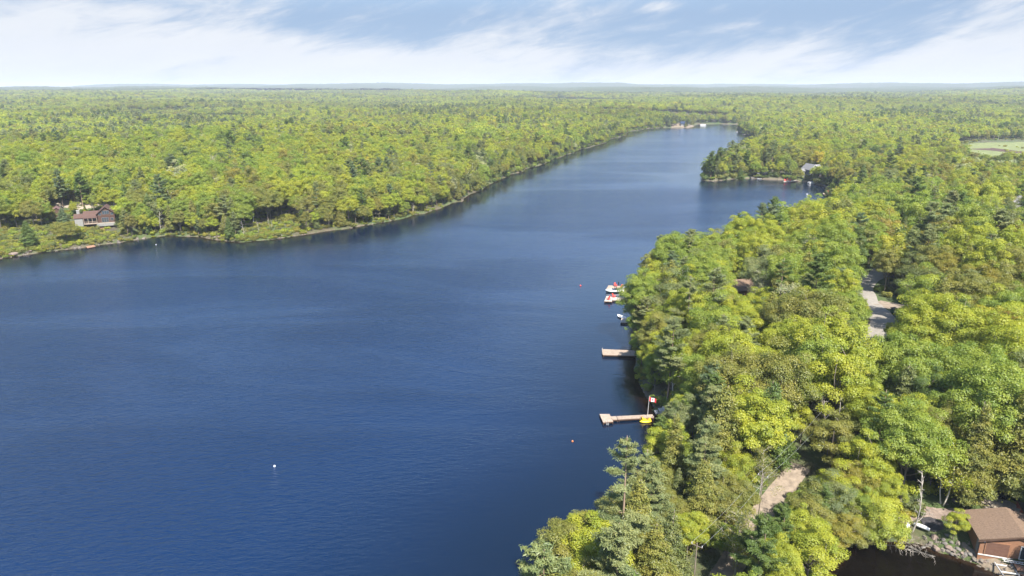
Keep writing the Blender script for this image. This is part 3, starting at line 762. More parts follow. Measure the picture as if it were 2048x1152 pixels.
def allowed_mask(x, y, sd, gap):
    ok = sd > gap
    for q in OPEN: ok &= ~inside(x, y, q)
    ok &= ~inside(x, y, YARD) & ~inside(x, y, MARSH)
    for l, w in zip(road_lines, (4.6, 4.6, 3.0)): ok &= seg_dist(x, y, l, False) > w
    return ok

def draw(x, y):
    q = random.Random(int(x * 97) * 73856093 ^ int(y * 89) * 19349663); return [q.random() for _ in range(7)]
trees = []     # x, y, dist, spec, shape, scale, zscale, rot, tone
x, y = jgrid(6.0, 40, 720, 42); sd = shore_sd(x, y); ok = allowed_mask(x, y, sd, .9)
ok &= hsh(np.floor(x * 10), np.floor(y * 10), 8) < .93
x, y, sd = x[ok], y[ok], sd[ok]
for xx, yy, s in zip(x, y, sd):
    d = math.hypot(xx, yy); u = draw(xx, yy)
    if not clear(xx, yy, 1.0): continue
    sp, tn = tone_spec(xx, yy, s, *u[:3])
    if d < 100 and PX(xx, yy, 8)[0] < 1420 and u[2] < .62: sp, tn = ('pine', 'grey green') if u[2] < .3 else ('hemlock', 'olive green')
    if d > 250 and sp in ('budding',) and u[3] < .4: sp = 'airy'
    e = int(u[3] * len(HQ[sp])); sc = .74 + .42 * u[4]; zs = .82 + .26 * u[5]
    left = xx < -20 or (d > 400)
    if left: sc *= .92
    if s < 6: sc *= .85
    H0 = 16 * sc * zs; R0 = 5.5 * sc
    pxx, pyy = PX(xx, yy, 10)
    if d < 300 or -250 < pxx < 2300:
        for f in (1, .8, .62, .46, .32, .22, 0):
            if f == 0 or not blocked(xx, yy, H0 * f, R0 * f, d): break
        if f == 0: continue
        if f < .46: sp = 'airy' if sp != 'hemlock' else sp; e = min(e, len(HQ[sp]) - 1)
        sc *= f
    trees.append((xx, yy, d, sp, e, sc, zs, u[6] * 6.283, tn, s))
def fill(xs, ys, lo, hi, skip, rng_near=None):
    TA = np.array([(t[0], t[1], 5.4 * t[5]) for t in trees])
    for xx, yy, s in zip(xs, ys, shore_sd(xs, ys)):
        d = math.hypot(xx, yy); u = draw(xx, yy)
        if not clear(xx, yy, .6) or u[6] < skip: continue
        if rng_near is not None and (np.hypot(TA[:, 0] - xx, TA[:, 1] - yy) < TA[:, 2] * rng_near).any(): continue
        sp, tn = tone_spec(xx, yy, s, *u[:3]); sp = 'broad' if sp in ('budding', 'birch') else sp
        sc = lo + (hi - lo) * u[4]; zs = .85 + .3 * u[5]
        for f in (1, .8, .6, .45, 0):
            if f == 0 or not blocked(xx, yy, 16 * sc * zs * f, 5.6 * sc * f, d): break
        if f == 0: continue
        trees.append((xx, yy, d, sp, int(u[3] * len(HQ[sp])), sc * f, zs, u[6] * 6.283, tn, s))
xs, ys = jgrid(3.5, 60, 1330, 42); sd2 = shore_sd(xs, ys); k = allowed_mask(xs, ys, sd2, .35) & (sd2 < 5.5)
fill(xs[k], ys[k], .40, .68, .25)
xs, ys = jgrid(4.2, 60, 300, 42); sd2 = shore_sd(xs, ys); k = allowed_mask(xs, ys, sd2, 3.)
fill(xs[k], ys[k], .38, .6, 0., .62)
# in frame and large in the picture: these become individual trees
def inframe(t):
    a, b = PX(t[0], t[1], T(t[0], t[1]) + 9 * t[5])
    c, dd = PX(t[0], t[1], T(t[0], t[1]) + 15 * t[5] * t[6])
    return -25 < a < 2075 and dd < 1150 and b > 0
cand = [t for t in trees if inframe(t)]
cand.sort(key=lambda t: t[2] / (t[5] + .25))
N_IND = 285
single = set(id(t) for t in cand[:N_IND])

LMK = {'flag dock': GT(1318, 832)[:2], 'bare dock': GT(1262, 705)[:2], 'red chair dock': GT(1266, 598)[:2],
       'paved road bend': GT(1726, 575)[:2], 'gravel turnout': GT(1800, 618)[:2], 'boathouse': GT(1975, 1100)[:2],
       'near lane end': GT(1450, 1150)[:2], 'lane middle': GT(1560, 985)[:2], 'bare-trunked pine': GT(1333, 812)[:2],
       'orange edge tree': GT(2010, 770)[:2], 'forked white tree': GT(1652, 905)[:2], 'brown cottage': GT(1488, 600)[:2]}
ORD = ['nearest', 'second nearest', 'third nearest', 'fourth nearest', 'fifth nearest', 'sixth nearest', 'seventh nearest', 'eighth nearest', 'ninth nearest',
       'tenth nearest', 'eleventh nearest', 'twelfth nearest', 'thirteenth nearest', 'fourteenth nearest', 'fifteenth nearest', 'sixteenth nearest', 'seventeenth nearest', 'eighteenth nearest', 'nineteenth nearest', 'twentieth nearest'] + [f'{k} nearest' for k in ('twenty-first', 'twenty-second', 'twenty-third', 'twenty-fourth', 'twenty-fifth', 'twenty-sixth', 'twenty-seventh', 'twenty-eighth')]
WORD = {'broad': 'round crowned tree', 'airy': 'loose crowned tree', 'pine': 'pine', 'hemlock': 'hemlock', 'birch': 'birch', 'budding': 'thinly leafed tree', 'dead': 'dead tree'}
buckets = {}
for t in cand[:N_IND]:
    k = min(LMK, key=lambda q: (LMK[q][0] - t[0]) ** 2 + (LMK[q][1] - t[1]) ** 2)
    buckets.setdefault((t[8], t[3], k), []).append(t)
LABEL = {}
for (tn, sp, k), ts in buckets.items():
    ts.sort(key=lambda t: (LMK[k][0] - t[0]) ** 2 + (LMK[k][1] - t[1]) ** 2)
    for i, t in enumerate(ts): LABEL[id(t)] = f'{tn} {WORD[sp]}, {ORD[min(i, 27)]} of its sort to the {k}'
for t in cand[:N_IND]:
    placed(t[3], t[4], t[0], t[1], t[5], t[7], t[8], t[6], 'tree', LABEL[id(t)], 'trees of the near woods')
for h in HAND:
    x, y, z = GT(*h[2])
    tl = {'leafless tangle leaning far out over the dark inlet': (1.0, .35), 'bare grey branches dipping into the inlet below the canoes': (1.15, -.1), 'dead brush tree drooping over the dark inlet': (.9, .1), 'loose drooping tree leaning over the dark inlet': (.35, -.1), 'leaning olive tree at the inlet head': (.3, -.15)}.get(h[6], (0, 0))
    placed(h[0], h[1], x, y, h[3], h[7] if tl == (0, 0) else 0, h[4], h[5], 'tree', h[6], 'trees standing out by the water and lanes', z, tl)

# ------------------------------------------------------------------ the rest of the forest: one object, shapes stamped on points
def scatter(name, label, protos, pts, ids, rots, scs, tints):
    """protos: list of (Shape, leafmat, barkmat). One mesh holding the stamp shapes and the points; a node tree stamps them."""
    V, F, PID, MI, CVA = [], [], [], [], []; off = 0; mats = [M['leaf'], M['needle'], M['bark'], M['barkred'], M['birch'], M['deadwood']]
    nmn = ['leaf', 'needle', 'bark', 'barkred', 'birch', 'deadwood']
    for k, (s, lm, bk) in enumerate(protos):
        bv = np.array(s.b.v); quads = np.array([f for f in s.b.f if len(f) == 4])
        if len(bv):
            V.append(bv); F.append(quads + off); off += len(bv); PID += [k] * len(quads); MI += [nmn.index(bk)] * len(quads); CVA += [.5] * len(quads)
        if s.lv:
            lv = np.concatenate(s.lv); q = np.arange(len(lv)).reshape(-1, 4)
            V.append(lv); F.append(q + off); off += len(lv); PID += [k] * len(q); MI += [nmn.index(lm)] * len(q); CVA += list(np.concatenate(s.cv))
    npv = off; V.append(pts); n = len(pts)
    z = np.zeros
    me = mesh_np(name, np.concatenate(V), np.concatenate(F), mats, MI, {
        'pid': ('INT', 'FACE', PID), 'cv': ('FLOAT', 'FACE', CVA),
        'kindid': ('INT', 'POINT', np.concatenate([np.full(npv, -1), ids])), 'rot': ('FLOAT', 'POINT', np.concatenate([z(npv), rots])),
        'scl': ('FLOAT_VECTOR', 'POINT', np.concatenate([z((npv, 3)), scs])), 'tint': ('FLOAT_VECTOR', 'POINT', np.concatenate([z((npv, 3)), tints]))})
    o = link(name, me); tag(o, label, kind='stuff')
    ng = bpy.data.node_groups.new(name, 'GeometryNodeTree')
    ng.interface.new_socket('Geometry', in_out='INPUT', socket_type='NodeSocketGeometry'); ng.interface.new_socket('Geometry', in_out='OUTPUT', socket_type='NodeSocketGeometry')
    N = ng.nodes; L = ng.links; gi = N.new('NodeGroupInput'); go = N.new('NodeGroupOutput'); jn = N.new('GeometryNodeJoinGeometry')
    def attr(nm, ty):
        a = N.new('GeometryNodeInputNamedAttribute'); a.data_type = ty; a.inputs[0].default_value = nm; return a.outputs[0]
    ap, ak, ar, asx = attr('pid', 'INT'), attr('kindid', 'INT'), attr('rot', 'FLOAT'), attr('scl', 'FLOAT_VECTOR')
    cx = N.new('ShaderNodeCombineXYZ'); L.new(ar, cx.inputs[2])
    sf = N.new('GeometryNodeSeparateGeometry'); sf.domain = 'POINT'
    def eq(a, k):
        c = N.new('FunctionNodeCompare'); c.data_type = 'INT'; c.operation = 'EQUAL'; L.new(a, c.inputs[2]); c.inputs[3].default_value = k; return c.outputs[0]
    L.new(gi.outputs[0], sf.inputs[0]); L.new(eq(ak, -1), sf.inputs[1])   # shapes | points
    for k in range(len(protos)):
        a = N.new('GeometryNodeSeparateGeometry'); a.domain = 'FACE'; L.new(sf.outputs[0], a.inputs[0]); L.new(eq(ap, k), a.inputs[1])
        b = N.new('GeometryNodeSeparateGeometry'); b.domain = 'POINT'; L.new(sf.outputs[1], b.inputs[0]); L.new(eq(ak, k), b.inputs[1])
        i = N.new('GeometryNodeInstanceOnPoints'); L.new(b.outputs[0], i.inputs['Points']); L.new(a.outputs[0], i.inputs['Instance'])
        L.new(cx.outputs[0], i.inputs['Rotation']); L.new(asx, i.inputs['Scale']); L.new(i.outputs[0], jn.inputs[0])
    L.new(jn.outputs[0], go.inputs[0])
    md = o.modifiers.new('stamp', 'NODES'); md.node_group = ng
    return o
def jit(c, r, k=.05): return [max(.01, v * (1 + r.uniform(-k, k))) for v in c]
protos, idx = [], {}
for k in MQ:
    for e, pr in enumerate(MQ[k]): idx[(k, e)] = len(protos); protos.append(pr)
rest = [t for t in trees if id(t) not in single]
pts = np.array([(t[0], t[1], 0) for t in rest]); pts[:, 2] = terr(pts[:, 0], pts[:, 1])
scatter('forest', 'unbroken green woodland of mixed trees around the lake', protos, pts,
        np.array([idx[(t[3], t[4])] for t in rest]), np.array([t[7] for t in rest]), np.array([(t[5], t[5], t[5] * t[6]) for t in rest]),
        np.array([jit(TONES[t[8]], rnd) for t in rest]))
# far woods
fp, fi = [], {}
for k in FQ:
    for e, pr in enumerate(FQ[k]): fi[(k, e)] = len(fp); fp.append(pr)
x1, y1 = jgrid(7.4, 720, 1500, 41); x2, y2 = jgrid(9.4, 1500, 3000, 40); x3, y3 = jgrid(12., 3000, 4600, 39.5)
x = np.concatenate([x1, x2, x3]); y = np.concatenate([y1, y2, y3]); sd = shore_sd(x, y); ok = (sd > 2.) & ~inside(x, y, MARSH)
for q in OPEN: ok &= ~inside(x, y, q)
for q, r in HOUSE_DISCS:
    a, b, _ = GT(*q); ok &= (x - a) ** 2 + (y - b) ** 2 > r * r
x, y, sd = x[ok], y[ok], sd[ok]; z = terr(x, y, sd); R_ = np.random.default_rng(3); n = len(x); STD = .80 + .42 * vnoise(x / 210, y / 320, 51); U = R_.random((n, 6)); ids, tin, scs, kp = [], [], [], []
for i in range(n):
    s, t = tone_spec(x[i], y[i], sd[i], *U[i, :3])
    if s == 'dead': s = 'broad'
    e = int(U[i, 3] * len(FQ[s])); ids.append(fi[(s, e)])
    c = np.array(TONES[t]); c = c * (1 + (U[i, 5] - .5) * .22) * STD[i]
    tin.append(c); q = (.66 + .36 * U[i, 4]); rr_ = math.hypot(x[i], y[i]); q *= 1.0 if rr_ < 1500 else (1.3 if rr_ < 3000 else 1.7)
    h = .85 if rr_ < 1500 else (.72 if rr_ < 3000 else .62)
    k_ = True
    if 900 < math.hypot(x[i], y[i]) < 1620 and blocked(x[i], y[i], 15 * q * h, 5.2 * q, math.hypot(x[i], y[i])): k_ = False
    kp.append(k_); scs.append((q, q, q * h))
kp = np.array(kp)
scatter('distant_forest', 'far green woodland reaching to the horizon', fp, np.stack([x, y, z], 1)[kp], np.array(ids)[kp], U[kp, 4] * 6.283 * 7 % 6.283, np.array(scs)[kp], np.array(tin)[kp])

# beyond that the canopy reads as one rough surface
cx_, cy_, cF = polar_grid(-41, 41, 1150, 4450, 12500, 620)
cz_ = terr(cx_, cy_, np.full(cx_.shape, 400.)) + 9 + (R_.random(len(cx_)) ** 2) * 3.4 + vnoise(cx_ / 26, cy_ / 26, 31) * 5 + vnoise(cx_ / 60, cy_ / 60, 32) * 4
m, g, p = principled('canopy seen from afar')
tcn = g.n('ShaderNodeTexCoord'); P = tcn.outputs['Object']
a = g.mapr(g.noise(P, .035, 5, .75), .38, .62); b = g.mapr(g.noise(P, .006, 4, .6), .4, .6); c = g.mapr(g.noise(P, .11, 3, .7), .42, .6)
g.l(g.mix(c, g.mix(b, g.mix(a, (.035, .058, .018), (.085, .105, .026)), (.075, .075, .024)), (.032, .048, .02)), p.inputs['Base Color'])
p.inputs['Roughness'].default_value = 1.; p.inputs['Specular IOR Level'].default_value = 0.
me = mesh_np('far_canopy', np.stack([cx_, cy_, cz_], 1), cF, [m])
tag(link('far_canopy', me), 'last bluish rows of forest along the horizon', kind='stuff')

# ------------------------------------------------------------------ undergrowth
sh = [(shrub(200 + i, R=(1.3, 1.0, 1.6)[i], H=(1.6, 1.2, 2.1)[i]), 'leaf', 'bark') for i in range(3)]
rs = np.random.default_rng(12); PT, IDS, TI, SC = [], [], [], []
tw = [TONES[k] for k in ('olive green', 'fresh green', 'lime green', 'dull green', 'olive green', 'amber green')]
def add_shrubs(x, y, lo=.5, hi=1.2, tones=tw):
    z = terr(x, y)
    for a, b, c in zip(x, y, z):
        PT.append((a, b, c - .1)); IDS.append(rs.integers(0, 3)); s = lo + (hi - lo) * rs.random(); SC.append((s, s, s * (.6 + .5 * rs.random())))
        TI.append(np.array(tones[rs.integers(0, len(tones))]) * rs.uniform(.8, 1.15))
x, y = jgrid(2.0, 60, 420, 41); sd = shore_sd(x, y)
k = np.zeros(len(x), bool)
for q in OPEN: k |= inside(x, y, q)
k &= (sd > 1.1) & (vnoise(x / 7, y / 7, 41) > .26)
HX, HY, _ = GT(200, 455)
k &= (np.hypot(x - HX, y - HY) > 6)
for q, r in HOUSE_DISCS:
    a, b, _ = GT(*q); k &= np.hypot(x - a, y - b) > r * .9
add_shrubs(x[k], y[k], .45, 1.05)
x, y = jgrid(3.1, 60, 420, 40); sd = shore_sd(x, y); k = (sd > .9) & ~inside(x, y, YARD) & ~inside(x, y, MARSH)
for l, w in zip(road_lines, (3.9, 3.9, 2.4)): k &= seg_dist(x, y, l, False) > w
x, y, sd = x[k], y[k], sd[k]; k = (sd < 5) | (rs.random(len(x)) < np.where(np.hypot(x, y) < 150, .75, .42))
for a, b, r in DISCS[len(HAND):]: k &= np.hypot(x - a, y - b) > r * .85
add_shrubs(x[k], y[k], .5, 1.3)
x, y = jgrid(2.2, 60, 130, 41); sd = shore_sd(x, y)
k = inside(x, y, YARD) & (sd > .8) & (rs.random(len(x)) < .5)
bx, by, _ = GT(1990, 1090); k &= np.hypot(x - bx, y - by) > 9
add_shrubs(x[k], y[k], .2, .55)
x, y = jgrid(3.2, 420, 1330, 41); sd = shore_sd(x, y); k = (sd > .1) & (sd < 5.5); add_shrubs(x[k], y[k], .8, 2.1, [TONES[q] for q in ('deep green', 'dull green', 'olive green', 'fresh green')])
x, y = jgrid(1.7, 60, 420, 41); sd = shore_sd(x, y); k = (sd > .05) & (sd < 1.2) & ~inside(x, y, YARD) & (vnoise(x / 5, y / 5, 44) > .35); add_shrubs(x[k], y[k], .45, .95)
x, y = jgrid(4.5, 480, 1100, 44); k = inside(x, y, MARSH) & ((seg_dist(x, y, MARSH) < 14) | (vnoise(x / 16, y / 30, 61) > .84)) & (rs.random(len(x)) < .35); add_shrubs(x[k], y[k], .5, 1.7)
scatter('undergrowth', 'low shrubs and saplings under and between the trees', sh, np.array(PT), np.array(IDS), rs.random(len(PT)) * 6.28, np.array(SC), np.array(TI))
# ------------------------------------------------------------------ hazy air
m = bpy.data.materials.new('hazy air'); m.use_nodes = True; g = NT(m.node_tree)
pv = g.n('ShaderNodeVolumePrincipled'); pv.inputs['Color'].default_value = (.80, .88, 1., 1); pv.inputs['Density'].default_value = 9.5e-5
pv.inputs['Anisotropy'].default_value = 0.
o = g.n('ShaderNodeOutputMaterial'); g.l(pv.outputs[0], o.inputs['Volume'])
hz_ = MB().box(0, 6500, 75, 24000, 14400, 160).build('haze', m); tag(hz_, 'thin blue summer haze over the far woods', kind='stuff')

# ------------------------------------------------------------------ paints
PL = lambda n, c, **k: M.setdefault(n, plain(n, c, **k))
PL('deckwood', (.34, .265, .205), rough=.85, var=.22, scale=2.2, bump=.2); PL('paledeck', (.44, .38, .32), rough=.85, var=.2, scale=2.)
PL('darkwood', (.085, .05, .035), rough=.8, var=.3); PL('logwood', (.085, .045, .032), rough=.7, var=.3, scale=2.5)
PL('roofred', (.095, .055, .043), rough=.9, var=.2, scale=4., bump=.2); PL('roofbrown', (.165, .112, .078), rough=.95, var=.28, scale=5., bump=.3)
PL('roofgrey', (.17, .165, .165), rough=.9, var=.2, scale=4.); PL('roofplum', (.16, .095, .09), rough=.9, var=.25)
PL('white', (.62, .615, .60), rough=.45, var=.05); PL('whitewall', (.23, .225, .21), rough=.8, var=.12)
PL('cedar', (.25, .13, .075), rough=.7, var=.25, scale=3., stretch=(1, 1, 6)); PL('doorbrown', (.145, .078, .055), rough=.55, var=.12)
PL('deckred', (.32, .18, .115), rough=.8, var=.2); PL('glass', (.035, .05, .06), rough=.08, var=.1, spec=.9); PL('curtain', (.55, .58, .58), rough=.35, var=.15, scale=1.2)
PL('redplastic', (.66, .07, .05), rough=.4, var=.08); PL('yellowplastic', (.80, .56, .03), rough=.35, var=.08)
PL('black', (.02, .02, .022), rough=.5, var=.1); PL('steel', (.55, .56, .57), rough=.4, var=.1, metal=.4)
PL('hullwhite', (.66, .66, .65), rough=.25, var=.03, spec=.6); PL('hullgreen', (.30, .55, .16), rough=.3, var=.05, spec=.6); PL('navy', (.03, .045, .08), rough=.4, var=.1)
PL('stone', (.165, .142, .118), rough=.9, var=.35, scale=2., bump=.6); PL('rosestone', (.215, .165, .135), rough=.9, var=.3, scale=1.5, bump=.5); PL('greystone', (.15, .138, .125), rough=.9, var=.35, scale=2., bump=.6)
PL('paving', (.30, .255, .20), rough=.9, var=.3, scale=3., bump=.4); PL('redgravel', (.33, .11, .065), rough=.95, var=.35, scale=4., bump=.4); PL('tarp', (.045, .042, .045), rough=.6, var=.5, scale=2.5, bump=.4)
PL('concrete', (.42, .40, .37), rough=.9, var=.15); PL('shingle', (.13, .13, .13), rough=.85, var=.15); PL('orange', (.75, .22, .04), rough=.5, var=.1)
PL('greenpaint', (.05, .10, .07), rough=.4, var=.1); PL('sand', (.20, .16, .115), rough=.95, var=.2); PL('flagwhite', (.8, .8, .8), rough=.7, var=.04); PL('flagred', (.62, .03, .04), rough=.7, var=.06)

# ------------------------------------------------------------------ docks
def dock(name, label, secs, z=.5, mat='deckwood', group=None, posts=True, plank=.16):
    """secs: list of (four corner pixels, along='x' or 'y', part name); corner order: far left, far right, near right, near left"""
    cx = np.mean([G(*q, z) for s_ in secs for q in s_[0]], 0)
    o = root(name, (cx[0], cx[1], 0), 0, label, 'dock', group)
    for quad, nm, lengthwise in secs:
        P_ = [Vector((*G(*q, z), z)) - Vector((cx[0], cx[1], 0)) for q in quad]
        a, b, c, d = P_; mb = MB()
        if not lengthwise:  # boards run across (from far edge to near edge)
            n = max(3, int(((b - a).length + (c - d).length) / 2 / plank))
            for i in range(n):
                t0, t1 = i / n, (i + .88) / n; mb.slab([a.lerp(b, t0), a.lerp(b, t1), d.lerp(c, t1), d.lerp(c, t0)][::-1], .045)
        else:
            n = max(3, int(((d - a).length + (c - b).length) / 2 / plank))
            for i in range(n):
                t0, t1 = i / n, (i + .88) / n; mb.slab([a.lerp(d, t0), b.lerp(c, t0), b.lerp(c, t1), a.lerp(d, t1)][::-1], .045)
        mb.build(nm, M[mat], o)
        fr = MB(); ctr = (a + b + c + d) / 4
        for p, q in ((a, b), (b, c), (c, d), (d, a)):
            p2 = p.lerp(ctr, .03); q2 = q.lerp(ctr, .03); m_ = (p2 + q2) / 2; v = q2 - p2
            fr.box(m_.x, m_.y, z - .17, v.length, .07, .24, math.atan2(v.y, v.x))
        fr.build('frame', M['darkwood'], o)
        if posts:
            for q in (a, b, c, d):
                q = q.lerp(ctr, .06); MB().tube([(q.x, q.y, -1.2), (q.x, q.y, z - .06)], .09, 8).build('post', M['darkwood'], o)
    return o
fd = dock('dock', 'long narrow wooden dock with a square end platform, beside the flag', [
    ([(1199, 828), (1219, 828), (1226.5, 843), (1206.5, 845)], 'platform', True),
    ([(1221.5, 832.6), (1232.5, 832.2), (1235, 838.8), (1225.5, 839.4)], 'gangway', False),
    ([(1233.5, 832.2), (1305, 828.6), (1309, 834.8), (1236, 838.8)], 'walkway', False)], .55)
x, y = G(1215, 845, .5)
ld = root('swim_ladder', (x, y, 0), 0, 'small steel swim ladder hooked on the square platform', 'ladder')
for s_ in (-.22, .22): MB().tube([(s_, .25, .55), (s_, .1, .95), (s_, -.12, .8), (s_, -.12, -.6)], .025, 6).build('rail', M['steel'], ld)
for k in range(4): MB().tube([(-.22, -.12, .4 - .28 * k), (.22, -.12, .4 - .28 * k)], .02, 6).build('rung', M['steel'], ld)
dock('dock', 'bare wooden dock with one short post, reaching from the leafy bank', [([(1203.6, 698), (1275, 701), (1275, 711.5), (1205.5, 709.8)], 'deck', False)], .6)
x, y = G(1204.5, 703.5, .6); tag(MB().tube([(x, y, -.5), (x, y, 1.5)], .06, 8).tube([(x, y, 1.5), (x, y, 1.56)], .085, 8).build('mooring_post', M['paledeck']), 'short pale mooring post at the outer end of the bare dock', 'post')
dock('dock', 'pale dock with two red chairs on its end platform', [
    ([(1213, 592), (1225, 592.2), (1224, 603), (1208.5, 602.5)], 'platform', True), ([(1225, 593.6), (1272, 596.6), (1272, 602.4), (1224.8, 600.4)], 'walkway', False)], .55, 'paledeck')
dock('dock', 'wooden dock behind the green striped motorboat', [
    ([(1217, 570.6), (1241, 572), (1244, 580), (1212, 579)], 'platform', True), ([(1241, 576.2), (1276, 578.6), (1276, 585), (1243.5, 583)], 'walkway', False)], .55, 'deckwood')
dock('dock', 'tiny shaded dock half hidden by leaves beside the white rowboat', [([(1243, 636), (1268, 638), (1268, 646), (1241, 645)], 'deck', False)], .5, 'paledeck')
dock('swim_platform', 'small square reddish wooden platform at the shore below the log house', [([(171.7, 492.6), (187.5, 489.8), (191.5, 492.8), (174.5, 496.2)], 'deck', False)], .4, 'deckred', posts=False)
dock('dock', 'white gangway dock with red chairs in front of the bay boathouse', [
    ([(1568, 361), (1584, 361), (1583, 364), (1567, 364)], 'platform', True), ([(1584, 361.4), (1610, 357), (1612, 358.4), (1584, 363.4)], 'gangway', False)], .5, 'paledeck')
dock('dock', 'grey dock where the white pontoon boat is tied up', [([(1634, 364.5), (1655, 366), (1654, 368), (1632, 366.6)], 'deck', False)], .5, 'paledeck')
dock('dock', 'short white dock with a red chair near the dark hemlock', [([(1660, 377.5), (1684, 379), (1683, 382), (1667, 381.6)], 'deck', False)], .5, 'paledeck')
dock('dock', 'long orange tinted dock with a red chair, outermost in the bay', [([(1645.5, 385.6), (1692, 388.8), (1690, 391.6), (1647, 388.4)], 'deck', False)], .5, 'deckwood')
dock('dock', 'dark floating dock at the far end of the lake', [([(1397, 248.8), (1412, 248.8), (1413, 249.7), (1398, 249.9)], 'deck', False)], .5, 'darkwood', posts=False)
dock('dock', 'pale log-like dock against the dark far shore', [([(998, 351.4), (1013, 350.6), (1014, 351.8), (999, 352.8)], 'deck', False)], .4, 'paledeck', posts=False)

# landing on the shore
x, y, z = GT(1308, 829); cL = root('stone_landing', (x, y, .35), .1, 'grey stepped stone landing where the flag dock meets the bank', 'landing')
for k in range(3): MB().box(.7 + k * .9, .15 * k, .15 + .18 * k, 1.1, 1.3, .3 + .3 * k, .05 * k).build('step', M['concrete'], cL)

# flag
x, y = G(1295, 832.5, .55)
fl = root('flagpole', (x, y, .55), 0, 'white flagpole flying a red and white maple leaf flag over the dock', 'flag')
MB().tube([(0, 0, -.3), (.05, 0, 2.), (.14, 0, 4.25)], [.045, .04, .03], 8).build('pole', M['white'], fl)
MB().loft([[(.14 + .06 * s_ * math.cos(a), .06 * s_ * math.sin(a), 4.25 + h_) for a in np.linspace(0, 5.5, 8)] for s_, h_ in ((.3, 0), (1, .05), (.3, .11))]).build('finial', M['steel'], fl)
def fpt(u, v, off=0.):
    """flag cloth: u along (0..1), v down (0..1)"""
    return (.16 + u * 1.42 * .93, -.10 * math.sin(u * 7) * u + off, 4.15 - v * .82 - u * .50 - .05 * math.sin(u * 5 + v))
def cloth(u0, u1, name, mat, off=0.):
    mb = MB(); n = 8; V = []
    for i in range(n + 1):
        for j in range(5): V.append(fpt(u0 + (u1 - u0) * i / n, j / 4, off))
    mb.add(V, [(i * 5 + j, (i + 1) * 5 + j, (i + 1) * 5 + j + 1, i * 5 + j + 1) for i in range(n) for j in range(4)])
    o_ = mb.build(name, M[mat], fl); sd_ = o_.modifiers.new('thick', 'SOLIDIFY'); sd_.thickness = .012; return o_
cloth(0, .25, 'red_band', 'flagred'); cloth(.25, .75, 'white_band', 'flagwhite'); cloth(.75, 1, 'red_band', 'flagred')
lf = [(0, 1), (.2, .62), (.42, .72), (.36, .3), (.62, .5), (.68, .3), (.98, .32), (.88, .1), (1., 0), (.5, -.42), (.56, -.62), (.06, -.55), (.06, -1)]
lf = lf + [(-a, b) for a, b in lf[::-1]][:-1]
for side in (-.02, .02):
    MB().add([fpt(.5 + a * .155, .5 - b * .40, side) for a, b in lf], [tuple(range(len(lf)))]).build('maple_leaf', M['flagred'], fl)

# ------------------------------------------------------------------ chairs, boats, buoys
def chair(px, py, rz, label, s=1., z=.55, group='red chairs on the docks', name='adirondack_chair', mat='redplastic'):
    x, y = G(px, py, z)
    o = root(name, (x, y, z), rz, label, 'chair', group); o.scale = (s, s, s); m_ = M[mat]
    MB().box(0, .02, .33, .56, .52, .04, 0, .16).build('seat', m_, o)
    b = MB()
    for k in range(5): b.box((k - 2) * .115, .40, .66, .10, .03, .78 - .05 * abs(k - 2), 0, -.42)
    b.box(0, .36, .52, .56, .04, .07, 0, -.42); b.build('backrest', m_, o)
    for q in (-.33, .33):
        MB().box(q, .02, .54, .12, .66, .03).build('armrest', m_, o)
        MB().box(q, -.24, .27, .05, .09, .54).build('leg', m_, o); MB().box(q, .22, .17, .04, .80, .08, 0, .26).box(q, .30, .27, .05, .07, .52).build('leg', m_, o)
    return o
chair(1216.5, 599.5, -.9, 'red wooden chair on the square end of the pale dock', 1.15)
chair(1228, 594.5, .9, 'red wooden chair at the inner corner of the pale dock platform', 1.15)
chair(1231, 573, .3, 'red chair on the dock behind the motorboat windshield', 1.15)
chair(1243.5, 576.5, -.4, 'red chair at the inner end of the platform behind the motorboat', 1.15)
chair(1247, 577.5, -.2, 'white chair beside the red chair behind the motorboat', 1.1, mat='white', group=None)
chair(1570.5, 362.6, .2, 'leftmost red chair of the three on the white gangway dock', 1.5)
chair(1575, 362.2, -.2, 'middle red chair of the three on the white gangway dock', 1.5)
chair(1580, 362.8, -.5, 'rightmost red chair of the three on the white gangway dock', 1.5)
chair(1673, 379.3, .3, 'red chair on the short white dock near the dark hemlock', 1.6)
chair(1655.5, 386.4, -.3, 'red chair on the long orange tinted dock', 1.5)

